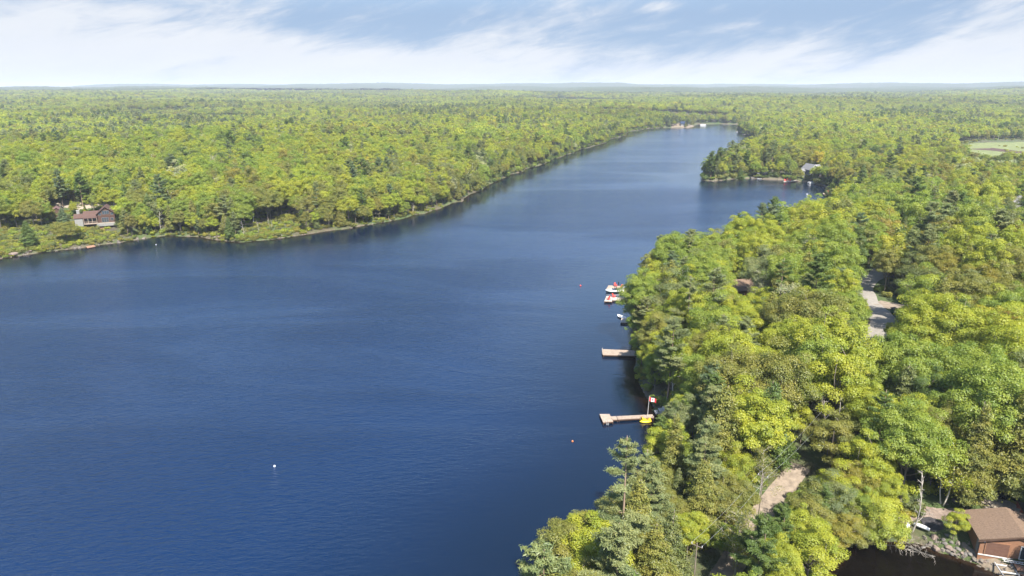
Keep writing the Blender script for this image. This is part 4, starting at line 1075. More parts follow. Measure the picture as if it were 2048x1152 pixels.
def hull(L, B, H_, n=12, deckfrac=1.0, bow=1.):
    """rings from stern (x=-L/2) to bow (x=+L/2)"""
    R_ = []
    for i in range(n):
        t = i / (n - 1); x = -L / 2 + L * t; w = B / 2 * (1 - max(0, (t - .45) / .55) ** 2.2 * .97); k = .10 * H_ * 0 + H_ * .35 * max(0, t - .5) ** 2 * bow
        kz = H_ * .75 * max(0, (t - .72) / .28) ** 2
        R_.append([(x, -w, H_ + k), (x, -w * .94, H_ * .45 + k * .5 + kz * .3), (x, -w * .55, .10 * H_ + kz), (x, 0, -.05 + kz), (x, w * .55, .10 * H_ + kz), (x, w * .94, H_ * .45 + k * .5 + kz * .3), (x, w, H_ + k), (x, w * .8, H_ + k + .03), (x, 0, H_ + k + .05), (x, -w * .8, H_ + k + .03)])
    return R_
def motorboat(px, py, rz, L, label):
    x, y = G(px, py, .3); o = root('motorboat', (x, y, -.05), rz, label, 'boat')
    R_ = hull(L, L * .40, .85); b = MB(); b.loft([[p for p in r] for r in R_]); b.build('hull', M['hullwhite'], o, True)
    st = MB()
    for sgn in (-1, 1):
        V = []
        for r in R_[:-1]:
            p0, p1 = (r[1], r[2]) if sgn < 0 else (r[5], r[4]); p0, p1 = Vector(p0), Vector(p1)
            V += [p0 + Vector((0, sgn * .02, -.02)), p0.lerp(p1, .7) + Vector((0, sgn * .03, 0))]
        st.add(V, [(2 * i, 2 * i + 1, 2 * i + 3, 2 * i + 2) for i in range(len(V) // 2 - 1)])
    st.build('hull_stripe', M['hullgreen'], o)
    MB().box(-L * .10, 0, .93, L * .42, L * .27, .05).build('cockpit_floor', M['navy'], o)
    for q in (-1, 1): MB().box(-.05 * L, q * .42, 1.08, .5, .5, .22).box(-.10 * L, q * .42, 1.32, .10, .5, .42, 0, 0, -.2).build('seat', M['navy'], o)
    MB().box(-.33 * L, 0, 1.08, .5, 1.5, .26).box(-.385 * L, 0, 1.3, .14, 1.5, .4).build('bench_seat', M['whitewall'], o)
    w = MB()
    for a0, a1 in ((-1.0, -.4), (-.4, .4), (.4, 1.)):
        f = lambda a, h_, k_: (L * .09 + math.cos(a) * .35 - k_, math.sin(a) * .95, .9 + h_)
        w.slab([f(a0, 0, 0), f(a1, 0, 0), f(a1, .45, .35), f(a0, .45, .35)], .02)
    w.build('windshield', M['glass'], o)
    MB().tube([(-.02 * L, -.95, .95), (-.06 * L, -.9, 1.95), (-.06 * L, .9, 1.95), (-.02 * L, .95, .95)], .045, 6).build('wake_tower', M['black'], o)
    MB().box(-L * .53, 0, .30, .5, L * .3, .08).build('swim_step', M['deckwood'], o)
    return o
motorboat(1229, 582.2, math.pi + .10, 6.0, 'white motorboat with a lime green hull stripe moored at the dock')
def rowboat(name, px, py, rz, L, B, label, mat='hullwhite', cat='boat', z=.0, flip=False, group=None):
    x, y = G(px, py, z + .2); o = root(name, (x, y, z), rz, label, cat, group); H_ = .42
    R_ = []; n = 13
    for i in range(n):
        t = i / (n - 1) * 2 - 1; w = B / 2 * (1 - abs(t) ** 2.4) + .02; k = .22 * abs(t) ** 3
        prof = [(-w, H_ + k), (-w * .95, H_ * .5 + k), (-w * .6, .05 + k * .7), (0, k * .7), (w * .6, .05 + k * .7), (w * .95, H_ * .5 + k), (w, H_ + k), (w * .88, H_ + k), (w * .5, .12 + k * .7), (-w * .5, .12 + k * .7), (-w * .88, H_ + k)]
        R_.append([(t * L / 2, a, (H_ + .25 - b) if flip else b) for a, b in prof])
    MB().loft(R_).build('hull', M[mat], o, True)
    if not flip:
        for q in (-.22, .2): MB().box(q * L, 0, H_ * .75, .22, B * .86, .04).build('seat', M['deckwood'], o)
        MB().tube([(-L * .1, B * .42, H_ + .06), (L * .25, -B * .1, H_ + .1)], .02, 5).build('oar', M['paledeck'], o)
    return o
rowboat('rowboat', 1243.5, 634.5, 2.1, 3.8, 1.5, 'white rowboat half hidden by leaves above the bare dock')
x, y = G(1247, 636, .4); MB_ = MB().tube([(x, y, -.4), (x, y, 3.2)], .05, 6).tube([(x - .3, y, 3.0), (x + .3, y, 3.0)], .03, 5); tag(MB_.build('thin_pole', M['white']), 'thin white pole standing by the white rowboat', 'pole')
for (px, py, lb) in ((1237, 571.5, 'black piling behind the motorboat, further from the bank'), (1256.5, 573.6, 'black piling behind the motorboat, closer to the bank')):
    x, y = G(px, py, .5); tag(MB().tube([(x, y, -1), (x, y, 1.75)], .17, 10).tube([(x, y, 1.75), (x, y, 1.95)], [.19, .05], 10).build('piling', M['black']), lb, 'piling', 'black pilings by the motorboat dock')
# pedal boat
x, y = G(1290, 841, .2); pb = root('pedal_boat', (x, y, 0), .04, 'yellow plastic pedal boat floating under the flag', 'boat')
for q in (-.48, .48):
    R_ = []
    for i in range(9):
        t = i / 8 * 2 - 1; w = .24 * (1 - abs(t) ** 3) + .03; R_.append([(t * 1.15, q + w * math.cos(a), .16 + .22 * math.sin(a) * (1 - abs(t) ** 4 * .5) + .1 * t * t) for a in np.linspace(0, 6.283, 9)[:-1]])
    MB().loft(R_).build('float', M['yellowplastic'], pb, True)
MB().box(.05, 0, .34, 1.7, 1.15, .14).box(.95, 0, .42, .3, .8, .16).build('deck', M['yellowplastic'], pb)
for q in (-.3, .3): MB().box(-.30, q, .50, .42, .46, .16).box(-.55, q, .72, .12, .46, .46, 0, 0, -.25).build('seat', M['orange' if q > 0 else 'yellowplastic'], pb)
MB().box(.45, 0, .48, .5, .14, .16).build('pedal_housing', M['black'], pb)
# pontoon boat in the bay
def pontoon(px, py, rz, L, label, s=1.):
    x, y = G(px, py, .3); o = root('pontoon_boat', (x, y, 0), rz, label, 'boat'); o.scale = (s, s, s)
    for q in (-1, 1): MB().tube([(-L / 2, q, .25), (L * .38, q, .25), (L / 2, q, .45)], [.30, .30, .08], 10).build('pontoon', M['steel'], o)
    MB().box(0, 0, .62, L * .95, 2.6, .12).build('deck', M['white'], o)
    for q in (-1.25, 1.25): MB().box(0, q, 1.0, L * .85, .05, .62).build('side_panel', M['white'], o)
    MB().box(L * .42, 0, 1., .05, 2.2, .6).build('bow_gate', M['white'], o)
    for q in (-.8, .8): MB().box(L * .28, q, .95, L * .2, .7, .5).build('seat', M['whitewall'], o)
    MB().box(-.1 * L, .6, 1.1, .6, .6, .8).build('console', M['navy'], o)
    for q in (-1.2, 1.2): MB().tube([(-L * .28, q, 1.2), (-L * .22, q, 2.5)], .03, 5).tube([(L * .05, q, 1.2), (-L * .02, q, 2.5)], .03, 5).build('canopy_pole', M['steel'], o)
    MB().loft([[(-L * .3 + L * .36 * k / 6, w, 2.5 + .18 * math.sin(math.pi * k / 6) - (.1 if abs(w) > 1 else 0) + e_) for w, e_ in ((-1.3, 0), (0, .02), (1.3, 0), (1.3, .05), (0, .08), (-1.3, .05))] for k in range(7)]).build('canopy', M['navy'], o)
    MB().box(-L * .52, 0, .7, .4, .4, .7).build('motor', M['black'], o)
    return o
pontoon(1626, 366.6, math.pi + .05, 7., 'white pontoon boat tied up below the grey gabled cottage')
pontoon(1406, 250.3, .1, 8., 'dark hulled pontoon boat by the far floating dock', 1.3)
rowboat('rowboat', 1474, 264, 1.2, 7.5, 3., 'bright white boat at the wooded shore at the far end of the lake', cat='boat')
rowboat('rowboat', 1688, 392, .1, 5.5, 1.9, 'low white boat at the inner end of the long bay dock')
rowboat('rowboat', 1519, 357.5, .1, 4., 1.5, 'small pale boat at the tan rocks of the point')
rowboat('kayak', 1616, 363.6, .3, 4., .9, 'orange kayak beside the pontoon boat', 'orange', 'kayak')
def buoy(px, py, mat, label, r=.22):
    x, y = G(px, py, .1); o = root('buoy', (x, y, 0), 0, label, 'buoy', 'small mooring buoys on the lake')
    MB().loft([[(r * math.sin(t) * math.cos(a), r * math.sin(t) * math.sin(a), .06 - r * math.cos(t)) for a in np.linspace(0, 6.283, 13)[:-1]] for t in np.linspace(.05, 3.09, 9)]).build('float', M[mat], o, True)
    MB().tube([(0, 0, .06 + r * .8), (0, 0, .06 + r * 1.45)], .03, 6).build('eyelet', M['steel'], o)
buoy(1161, 571, 'redplastic', 'red buoy floating off the motorboat dock', .26); buoy(1145, 882, 'orange', 'orange buoy on open water near the lone pine', .17)
buoy(549, 932, 'white', 'white buoy alone in the middle of the near lake', .2); buoy(312, 489, 'white', 'white buoy in the dark reflections on the left', .2); buoy(1614, 388.5, 'white', 'white buoy in the bay', .4)

# ------------------------------------------------------------------ houses
def frame_at(A, B):
    a = math.atan2(B[1] - A[1], B[0] - A[0]); return a, math.hypot(B[0] - A[0], B[1] - A[1])
def gable(o, u0, u1, v0, v1, ze, zr, wall, roof, ov=.45, ridge='v', th=.16, z0=-1.0, wn='wall', rn='roof'):
    """a gabled block in local axes (u right, v back). ridge along v: gable faces the front"""
    w = MB()
    if ridge == 'v':
        um = (u0 + u1) / 2; k = (zr - ze) / (um - u0)
        V = [(u0, v0, z0), (u1, v0, z0), (u1, v0, ze), (um, v0, zr), (u0, v0, ze), (u0, v1, z0), (u1, v1, z0), (u1, v1, ze), (um, v1, zr), (u0, v1, ze)]
        w.add(V, [(0, 1, 2, 3, 4), (9, 8, 7, 6, 5), (0, 4, 9, 5), (1, 6, 7, 2)]).build(wn, M[wall], o)
        r = MB(); zz = .05
        r.slab([(u0 - ov, v0 - ov, ze - k * ov + zz + th), (um, v0 - ov, zr + zz + th), (um, v1 + ov, zr + zz + th), (u0 - ov, v1 + ov, ze - k * ov + zz + th)], th)
        r.slab([(um, v0 - ov, zr + zz + th + .003), (u1 + ov, v0 - ov, ze - k * ov + zz + th), (u1 + ov, v1 + ov, ze - k * ov + zz + th), (um, v1 + ov, zr + zz + th + .003)], th)
    else:
        vm = (v0 + v1) / 2; k = (zr - ze) / (vm - v0)
        V = [(u0, v0, z0), (u0, v1, z0), (u0, v1, ze), (u0, vm, zr), (u0, v0, ze), (u1, v0, z0), (u1, v1, z0), (u1, v1, ze), (u1, vm, zr), (u1, v0, ze)]
        w.add(V, [(4, 3, 2, 1, 0), (5, 6, 7, 8, 9), (0, 5, 9, 4), (1, 2, 7, 6)]).build(wn, M[wall], o)
        r = MB(); zz = .05
        r.slab([(u0 - ov, v0 - ov, ze - k * ov + zz + th), (u1 + ov, v0 - ov, ze - k * ov + zz + th), (u1 + ov, vm, zr + zz + th), (u0 - ov, vm, zr + zz + th)], th)
        r.slab([(u0 - ov, vm, zr + zz + th + .003), (u1 + ov, vm, zr + zz + th + .003), (u1 + ov, v1 + ov, ze - k * ov + zz + th), (u0 - ov, v1 + ov, ze - k * ov + zz + th)], th)
    return r.build(rn, M[roof], o)
def window(o, u, v, z, w, h, panes=2, trim='white', glass='glass', nm='window'):
    f = MB(); t = .09
    f.box(u, v - .04, z + h / 2, w, .08, t); f.box(u, v - .04, z - h / 2, w, .08, t)
    for k in range(panes + 1): f.box(u - w / 2 + w * k / panes, v - .045, z, t, .09, h + t)
    fo = f.build(nm, M[trim], o); p_ = MB()
    for k in range(panes): p_.box(u - w / 2 + w * (k + .5) / panes, v - .02, z, w / panes - .06, .03, h - .02)
    p_.build('pane', M[glass], fo); return fo

# log house on the left bank
zb = 5.2
A, B = G(197, 445.5, zb), G(227, 443.4, zb); a, Wd = frame_at(A, B); Wd = 6.6
lg = root('log_house', (A[0], A[1], zb), a, 'dark log house with red brown roofs and a tall glazed gable on the left bank', 'house')
gable(lg, 0, Wd, 0, 8.5, 4.0, 6.7, 'logwood', 'roofred', .6, z0=-4)
for z_ in (1.2, 2.6): MB().box(Wd / 2, -.04, z_ + .0, Wd + .1, .06, .12).build('log_band', M['darkwood'], lg)
window(lg, Wd * .5, 0, 4.35, 2.6, 1.5, 3, 'roofgrey'); window(lg, Wd * .15, 0, 3.7, 1., .9, 1, 'roofgrey'); window(lg, Wd * .86, 0, 3.7, 1., .9, 1, 'roofgrey')
window(lg, Wd * .42, 0, 1.15, 2.6, 2., 3, 'roofgrey'); window(lg, Wd * .82, 0, 1.3, 1.1, 1.2, 1, 'roofgrey')
gable(lg, -5.3, -.1, 1.0, 7.5, 2.9, 4.6, 'logwood', 'roofred', .35, 'u', wn='wing_wall', z0=-4)
MB().slab([(-5.5, -1.6, 2.55), (-.15, -1.6, 2.55), (-.15, .75, 3.0), (-5.5, .75, 3.0)], .12).build('porch_roof', M['roofred'], lg)
for u_ in (-5.2, -3.6, -2.0, -.3): MB().box(u_, -1.4, 1.2, .16, .16, 2.5).build('porch_post', M['deckwood'], lg)
r_ = MB(); [r_.box(-5.2 + k * .29, -1.45, .5, .05, .05, .9) for k in range(18)]; r_.box(-2.75, -1.45, .98, 5.0, .08, .08).build('porch_railing', M['deckwood'], lg)
MB().box(-2.75, -.3, -.05, 5.2, 2.7, .18).build('porch_floor', M['deckwood'], lg)
window(lg, -2.8, 1.0, 1.4, 3.6, 1.6, 3, 'darkwood')
gable(lg, -9., -5.9, 1.4, 6.6, 2.3, 3.6, 'whitewall', 'roofred', .3, 'u', wn='end_wall', z0=-4)
ch = MB().box(-7.6, 4.6, 4.2, 1.1, .8, 2.2).build('chimney', M['whitewall'], lg); MB().box(-7.6, 4.6, 5.36, 1.3, 1., .12).build('chimney_cap', M['concrete'], ch)
gable(lg, Wd + .1, Wd + 3.6, 4.0, 9.6, 3.3, 5.2, 'logwood', 'roofred', .4, 'u', wn='wing_wall', z0=-4)
MB().box(Wd * .5, -1.4, -.75, Wd + 1.2, .3, 1.2).build('foundation_wall', M['whitewall'], lg); MB().box(Wd * .5, -.75, -.1, Wd + 1.1, 1.3, .1).build('terrace', M['paving'], lg)
MB().box(Wd + 2.4, -.6, -.55, 3., .3, .9).build('foundation_wall', M['whitewall'], lg)
x, y, z = GT(205, 462); st = root('garden_terrace', (x, y, z), a, 'earth and timber terraces stepping down from the log house to the water', 'steps')
for k in range(7):
    x2, y2, z2 = GT(203 + (k % 2) * 4 - k, 452 + k * 5); d_ = Matrix.Rotation(-a, 4, 'Z') @ Vector((x2 - x, y2 - y, 0))
    MB().box(d_.x, d_.y, z2 - z + .1, 3.6 - .15 * k, .5, .5).build('step', M['deckred' if k % 2 else 'paving'], st)
A = G(103, 434, 5.); sh_ = root('shed', (A[0], A[1], 5.), a + .1, 'small dark shed with a plum coloured roof left of the log house', 'shed')
gable(sh_, 0, 4.6, 0, 6.5, 2.4, 4.0, 'darkwood', 'roofplum', .4, z0=-3); MB().box(2.3, -.03, 1., 1.1, .06, 2.).build('door', M['logwood'], sh_)

# grey cottage and boathouse in the bay
A, B = G(1619, 352, 4.), G(1636, 351.4, 4.); a, _ = frame_at(A, B)
ct = root('cottage', (A[0], A[1], 4.), a, 'grey shingled cottage with a white trimmed gable and many windows above the bay', 'house')
Wd = 6.8
gable(ct, 0, Wd, 0, 9, 4.4, 7.6, 'shingle', 'roofgrey', .6, z0=-3)
for s_ in (-1, 1):
    MB().slab([(Wd / 2, -.66, 7.73), (Wd / 2 + s_ * (Wd / 2 + .6), -.66, 3.97), (Wd / 2 + s_ * (Wd / 2 + .6), -.60, 3.97), (Wd / 2, -.60, 7.73)][::s_], .38).build('gable_trim', M['white'], ct)
for u_ in (1.7, 3.4, 5.1): window(ct, u_, 0, 4.1, 1.3, 1.3, 2)
window(ct, 1.9, 0, 1.4, 1.5, 1.6, 2); window(ct, 4.6, 0, 1.2, 2.5, 2.1, 3); window(ct, 3.4, 0, 6.0, 1.1, .7, 2)
gable(ct, Wd + .1, Wd + 5, 3, 10, 4.6, 6.8, 'shingle', 'roofgrey', .5, 'u', wn='wing_wall', z0=-3); gable(ct, -3., -.1, 4, 8, 3., 4.3, 'shingle', 'roofgrey', .4, 'u', wn='wing_wall', z0=-3)
MB().box(3.5, -2., -.3, 9., 3.6, .25).build('deck', M['deckred'], ct); MB().box(3.5, -3.9, -1.6, 9.6, .3, 2.6).build('deck_skirt', M['rosestone'], ct)
for k, (u_, lb) in enumerate(((1.6, 'red parasol on the cottage deck, farther left'), (4.6, 'red parasol on the cottage deck, farther right'))):
    P_ = ct.matrix_basis @ Vector((u_, -2.4, -.15)) if False else Matrix.Translation(ct.location) @ Matrix.Rotation(a, 4, 'Z') @ Vector((u_, -2.4, -.15))
    um = root('parasol', P_, 0, lb, 'parasol', 'red parasols of the bay cottage'); MB().tube([(0, 0, 0), (0, 0, 2.3)], .04, 6).build('pole', M['deckwood'], um)
    MB().loft([[(r__ * math.cos(t), r__ * math.sin(t), h_) for t in np.linspace(0, 6.283, 9)[:-1]] for r__, h_ in ((1.35, 1.85), (.7, 2.2), (.05, 2.45))]).build('canopy', M['redplastic'], um)
A = G(1514, 355.5, .6); bh = root('bay_boathouse', (A[0], A[1], .6), .03, 'low dark boathouse with a white railed roof deck under the trees of the point', 'boathouse')
MB().box(6.2, 3.5, 1.2, 12.5, 7, 3.2).build('wall', M['shingle'], bh); MB().box(6.2, 3.5, 2.9, 13.3, 7.8, .22).build('roof_deck', M['roofgrey'], bh)
for u_ in (3.2, 9.0): MB().box(u_, -.03, .9, 3.4, .08, 2.3).build('boat_door', M['black'], bh)
r_ = MB(); [r_.box(-.2 + .42 * k, -.25, 3.45, .08, .08, 1.) for k in range(31)]; r_.box(6.1, -.25, 3.97, 13., .1, .1).build('railing', M['white'], bh)
for u_ in (-2.5, 13.2): MB().box(u_, 1., -.1, 4, 3, 1.2).build('retaining_wall', M['greystone'], bh)
# far cottage, half hidden roofs
A = G(1362, 251.3, 2.5); fc = root('far_cottage', (A[0], A[1], 2.5), -.05, 'white fronted cottage with a dark blue roof at the far sandy point', 'house')
gable(fc, 0, 12, 0, 9, 3.6, 6.4, 'whitewall', 'navy', .8, 'u', z0=-3); window(fc, 4, 0, 1.9, 3.4, 1.9, 3, 'white'); window(fc, 9, 0, 1.9, 2.4, 1.5, 2, 'white')
A = GT(1490, 603); cc_ = root('brown_cottage', (A[0] - 3, A[1], A[2]), .25, 'cottage whose brown roof just shows between the crowns above the docks', 'house')
gable(cc_, 0, 8, 0, 7, 3.2, 5.2, 'cedar', 'roofbrown', .5, 'u', z0=-2); window(cc_, 2.2, 0, 1.6, 1.4, 1.2, 2); window(cc_, 5.6, 0, 1.6, 1.4, 1.2, 2)
A = GT(2026, 424); gc = root('grey_roofed_house', (A[0], A[1], A[2]), -.1, 'house with a pale grey roof between the crowns at the right edge', 'house')
gable(gc, 0, 14, 0, 9, 4.6, 7.4, 'whitewall', 'roofgrey', .6, 'u', z0=-2); window(gc, 4, 0, 2., 2., 1.4, 2)

# ------------------------------------------------------------------ boathouse yard, lower right
zb = 1.45
A, B = G(1956, 1106, zb), G(2048, 1121, zb); a, L_ = frame_at(A, B)
bo = root('boathouse', (A[0], A[1], zb), a, 'brown cedar boathouse with a shingled gable roof beside the dark inlet', 'boathouse')
Wd = 9.4
gable(bo, 0, Wd, 0, 6.2, 2.3, 3.65, 'cedar', 'roofbrown', .38, z0=-1.3, th=.12)
MB().box(Wd / 2, -.06, -.08, Wd + .06, .05, .16).build('base_board', M['white'], bo)
for s_, u0_, u1_ in ((-1, -.42, Wd / 2), (1, Wd / 2, Wd + .42)):
    z0_, z1_ = (2.19, 3.78) if s_ < 0 else (3.78, 2.19)
    MB().slab([(u0_, -.47, z0_), (u1_, -.47, z1_), (u1_, -.43, z1_), (u0_, -.43, z0_)], .22).build('gable_trim', M['darkwood'], bo)
dr = MB(); [dr.box(2.05, -.05 - .012 * (k % 2), .28 + .235 * k, 2.65, .05, .215) for k in range(8)]; dr = dr.build('overhead_door', M['doorbrown'], bo)
MB().box(2.05, -.05, 2.02, 2.85, .09, .12).build('door_trim', M['cedar'], dr); 
for q in (.66, 3.44): MB().box(q, -.05, 1.0, .12, .09, 2.0).build('door_trim', M['cedar'], dr)
pd = window(bo, 6.0, 0, 1.08, 2.55, 1.95, 2, 'white', 'glass', 'patio_door'); MB().box(6.66, -.045, 1.08, 1.1, .02, 1.8).build('curtain', M['curtain'], pd)
MB().box(-.06, .55, 1., .06, .7, 2.).build('side_board', M['whitewall'], bo)
lt = MB().box(.45, -.1, 2.0, .12, .18, .2).build('porch_light', M['white'], bo)
def bl(u, v, z): # boathouse local -> world
    q = Matrix.Translation((A_[0], A_[1], zb)) @ Matrix.Rotation(a_, 4, 'Z') @ Vector((u, v, z)); return q
A_, a_ = A, a
dk = root('boathouse_deck', (A[0], A[1], 0), a, 'reddish board deck and walkway in front of the boathouse patio door', 'deck')
d_ = MB(); [d_.box(6.6, -.35 - .15 * k, 1.25, 5.4, .135, .05) for k in range(13)]; d_.build('upper_deck', M['deckred'], dk)
d_ = MB(); [d_.box(5.15, -2.5 - .15 * k, .95, 1.75, .135, .05) for k in range(34)]; d_.build('walkway', M['deckred'], dk)
for u_ in (4.0, 6.4, 9.0): MB().box(u_, -2.2, .6, .14, .14, 1.25).build('post', M['darkwood'], dk)
MB().box(4.2, -5, .86, .08, 5.2, .16).build('side_beam', M['darkwood'], dk)
ldr = root('ladder', tuple(bl(3.3, -.75, -.02)), a - .02, 'white ladder lying flat along the foot of the boathouse wall', 'ladder')
for q in (-.2, .2): MB().box(1.6, q, .05, 4.4, .06, .09).build('rail', M['white'], ldr)
for k in range(13): MB().box(-.45 + k * .34, 0, .05, .06, .38, .05).build('rung', M['white'], ldr)
df = root('metal_dock', (A[0], A[1], 0), a, 'pale metal dock frame with bare cross bars running down to the inlet', 'dock')
for q, l_ in ((1.75, 7.2), (3.75, 7.2)): MB().box(q + .25, -.8 - l_ / 2, .95, .12, l_, .14, .06).build('rail', M['steel'], df)
for k in range(5): MB().box(2.9 + .07 * k, -1.2 - 1.45 * k, .97, 2.1, .14, .10).build('cross_bar', M['white'], df)
for q in (1.9, 3.9):
    for v_ in (-4.5, -7.6): MB().tube([(q + .3, v_, -.8), (q + .3, v_, 1.2)], .05, 6).build('post', M['steel'], df)

def rock(px, py, r, label, mat='stone', seed=0, cat='boulder', zf=.6, group=None, dz=0.):
    r = r * .74
    x, y, z = GT(px, py); rs_ = np.random.default_rng(seed + 500); V = []; 
    bmv = []
    for t in np.linspace(.12, 3.02, 8):
        for q in np.linspace(0, 6.283, 12)[:-1]: bmv.append((math.sin(t) * math.cos(q), math.sin(t) * math.sin(q), math.cos(t)))
    bmv = np.array(bmv); pl = unit(rs_.normal(size=(9, 3))); hh = rs_.uniform(.45, .85, 9)
    dt = bmv @ pl.T; k_ = np.min(np.where(dt > .05, hh / np.maximum(dt, .05), 9), 1); k_ = np.minimum(k_, 1.05)
    P_ = bmv * k_[:, None] * r * np.array([rs_.uniform(.9, 1.3), rs_.uniform(.7, 1.1), zf])
    b = MB(); b.loft([[tuple(P_[i * 11 + j]) for j in range(11)] for i in range(8)][::-1]); o_ = b.build('boulder', M[mat]); o_.location = (x, y, z + r * .15 + dz); o_.rotation_euler = (0, 0, rs_.random() * 6.28)
    return tag(o_, label, cat, group)
G_B = 'boulders along the inlet bank'
rock(1869, 1076, 1.0, 'largest pale rounded boulder at the inlet edge', 'rosestone', 1, group=G_B)
rock(1872, 1101, .95, 'pinkish boulder half in the dark water below the largest one', 'rosestone', 2, group=G_B)
rock(1911, 1002, .8, 'grey boulder between the birch and the hemlock trunks', 'greystone', 3, group=G_B)
row = [(1846, 1096, .5, 'greystone'), (1888, 1093, .6, 'greystone'), (1897, 1104, .7, 'rosestone'), (1905, 1111, .45, 'greystone'), (1913, 1107, .55, 'greystone'), (1922, 1113, .6, 'rosestone'), (1930, 1116, .6, 'greystone'),
       (1938, 1117, .7, 'greystone'), (1946, 1123, .5, 'stone'), (1953, 1120, .5, 'rosestone'), (1961, 1127, .55, 'stone'), (1969, 1130, .45, 'rosestone'), (1886, 1080, .5, 'greystone'), (1893, 1071, .55, 'greystone'), (1903, 1086, .5, 'greystone')]
for i, (px, py, r, mt) in enumerate(row):
    col_ = {'greystone': 'dark grey', 'rosestone': 'pinkish', 'stone': 'tan'}[mt]
    rock(px, py, r, f'{col_} bank boulder, {ORD[i].replace(" nearest", "").replace("nearest", "first")} of the inlet row counted from its farthest left' if i < 12 else f'{col_} boulder uphill of the inlet row, {("nearest the big one", "touching the tarp", "under the sapling")[i - 12]}', mt, 10 + i, group=G_B)
rock(1840, 1009, .45, 'grey boulder on the slope left of the birch', 'greystone', 31, group='boulders on the yard slope'); rock(1879, 1006, .5, 'low grey boulder at the foot of the forked birch', 'greystone', 32, group='boulders on the yard slope')
rock(1893, 1008, .5, 'grey boulder just right of the forked birch', 'greystone', 33, group='boulders on the yard slope'); rock(1856, 1021, .45, 'pale rock in the leaf litter above the tarp', 'stone', 34, group='boulders on the yard slope'); rock(1953, 1009, .35, 'white rock near the patio wall', 'white', 35, group='boulders on the yard slope')
for i, (px, py, r, lb) in enumerate([(585, 417, 2.6, 'bare tan ledge in the trees above the grassy shore'), (578, 419, 1.8, 'smaller tan ledge left of the bare one'), (795, 395, 2.2, 'pinkish rock outcrop among trees of the left shore'), (1518, 352, 2.0, 'tan rock bluff by the bay boathouse'),
     (28, 512, 2.2, 'flat pink ledge at the lower left shoreline'), (60, 507, 1.6, 'small pink ledge right of the flat one'), (560, 477, 1.3, 'pale rock at the grassy point'), (343, 469, 1.3, 'tan rock below the grey snag'), (130, 461, 1.8, 'tan rock left of the log house steps')]):
    rock(px, py, r, lb, 'rosestone', 40 + i, zf=.35)

# stone patio, fire pit, stairs, red gravel, tarp, canoes
x, y, z = GT(1994, 1006); pt = root('stone_patio', (x, y, z), a, 'half round stone patio with curved steps behind the boathouse', 'patio')
for k, r_ in enumerate((2.9, 2.35, 1.8)):
    MB().prism([(r_ * math.cos(t), r_ * math.sin(t) * .9) for t in np.linspace(math.pi * .95, math.pi * 2.15, 18)], -.6, .05 + .16 * k).build('step', M['paving'], pt)
MB().prism([(1.5 * math.cos(t), 1.2 * math.sin(t) + .2) for t in np.linspace(0, 6.283, 20)[:-1]], 0., .42).build('top_paving', M['paving'], pt)
for i, (px, py, lb) in enumerate(((1995, 994, 'black metal fire bowl farther back on the stone patio'), (2003, 1005, 'black metal fire bowl nearer the red gravel'))):
    x, y, z = GT(px, py); f_ = root('fire_bowl', (x, y, z + .45), 0, lb, 'fire bowl', 'black fire bowls on the patio')
    MB().loft([[(r_ * math.cos(t), r_ * math.sin(t), h_) for t in np.linspace(0, 6.283, 13)[:-1]] for r_, h_ in ((.2, .15), (.45, .3), (.5, .5), (.44, .5), (.36, .3), (.1, .22))]).build('bowl', M['black'], f_)
    for t in (0, 2.1, 4.2): MB().tube([(.25 * math.cos(t), .25 * math.sin(t), .2), (.42 * math.cos(t), .42 * math.sin(t), -.05)], .03, 5).build('leg', M['black'], f_)
x0, y0, z0 = GT(1978, 988); x1, y1, z1 = GT(1966, 950); ss = root('timber_stairs', (x0, y0, z0), math.atan2(y1 - y0, x1 - x0) - math.pi / 2, 'weathered timber stairs climbing the slope behind the patio', 'stairs'); D_ = math.hypot(x1 - x0, y1 - y0); hz2 = max(1.6, z1 - z0)
for q in (-.55, .55): MB().slab([(q - .05, -.2, .35), (q + .05, -.2, .35), (q + .05, D_, hz2 + .45), (q - .05, D_, hz2 + .45)], .25).build('stringer', M['deadwood'], ss)
for k in range(11): MB().box(0, D_ * k / 11, .36 + hz2 * k / 11, 1.0, .28, .06).build('tread', M['deadwood'], ss)
def patch(name, px_poly, mat, label, off=.10, kind='structure', cat=None, n=14):
    P_ = np.array([GT(*q)[:2] for q in px_poly]); P_ = wiggle(P_, .004, .01)
    x0, y0 = P_.min(0); x1, y1 = P_.max(0); X, Y = np.meshgrid(np.linspace(x0, x1, n * 3), np.linspace(y0, y1, n * 3)); idx_ = np.arange(X.size).reshape(X.shape)
    F = np.stack([idx_[:-1, :-1], idx_[:-1, 1:], idx_[1:, 1:], idx_[1:, :-1]], -1).reshape(-1, 4); c_ = np.stack([X.ravel()[F].mean(1), Y.ravel()[F].mean(1)], 1)
    F = F[inside(c_[:, 0], c_[:, 1], P_)]; u_, iv = np.unique(F, return_inverse=True); Xr, Yr = X.ravel()[u_], Y.ravel()[u_]
    me = mesh_np(name, np.stack([Xr, Yr, terr(Xr, Yr) + off], 1), iv.reshape(-1, 4), [M[mat]], smooth=True); o_ = link(name, me); tag(o_, label, cat, kind=kind); return o_
patch('red_gravel', [(2010, 1001), (2030, 1004), (2044, 1024), (2030, 1027), (2018, 1016)], 'redgravel', 'bright red gravel patch beside the stone patio')
patch('yard_path', [(1925, 1082), (1950, 1106), (1990, 1118), (2060, 1150), (2060, 1175), (2010, 1160), (1965, 1135), (1930, 1112), (1918, 1095)], 'sand', 'pale sandy ground around the boathouse', .08)
patch('leaf_litter', [(1790, 1030), (1850, 1012), (1925, 1016), (1930, 1050), (1900, 1046), (1850, 1036), (1800, 1052)], 'redleaf' if 'redleaf' in M else 'rosestone', 'rusty leaf litter on the yard slope', .06)
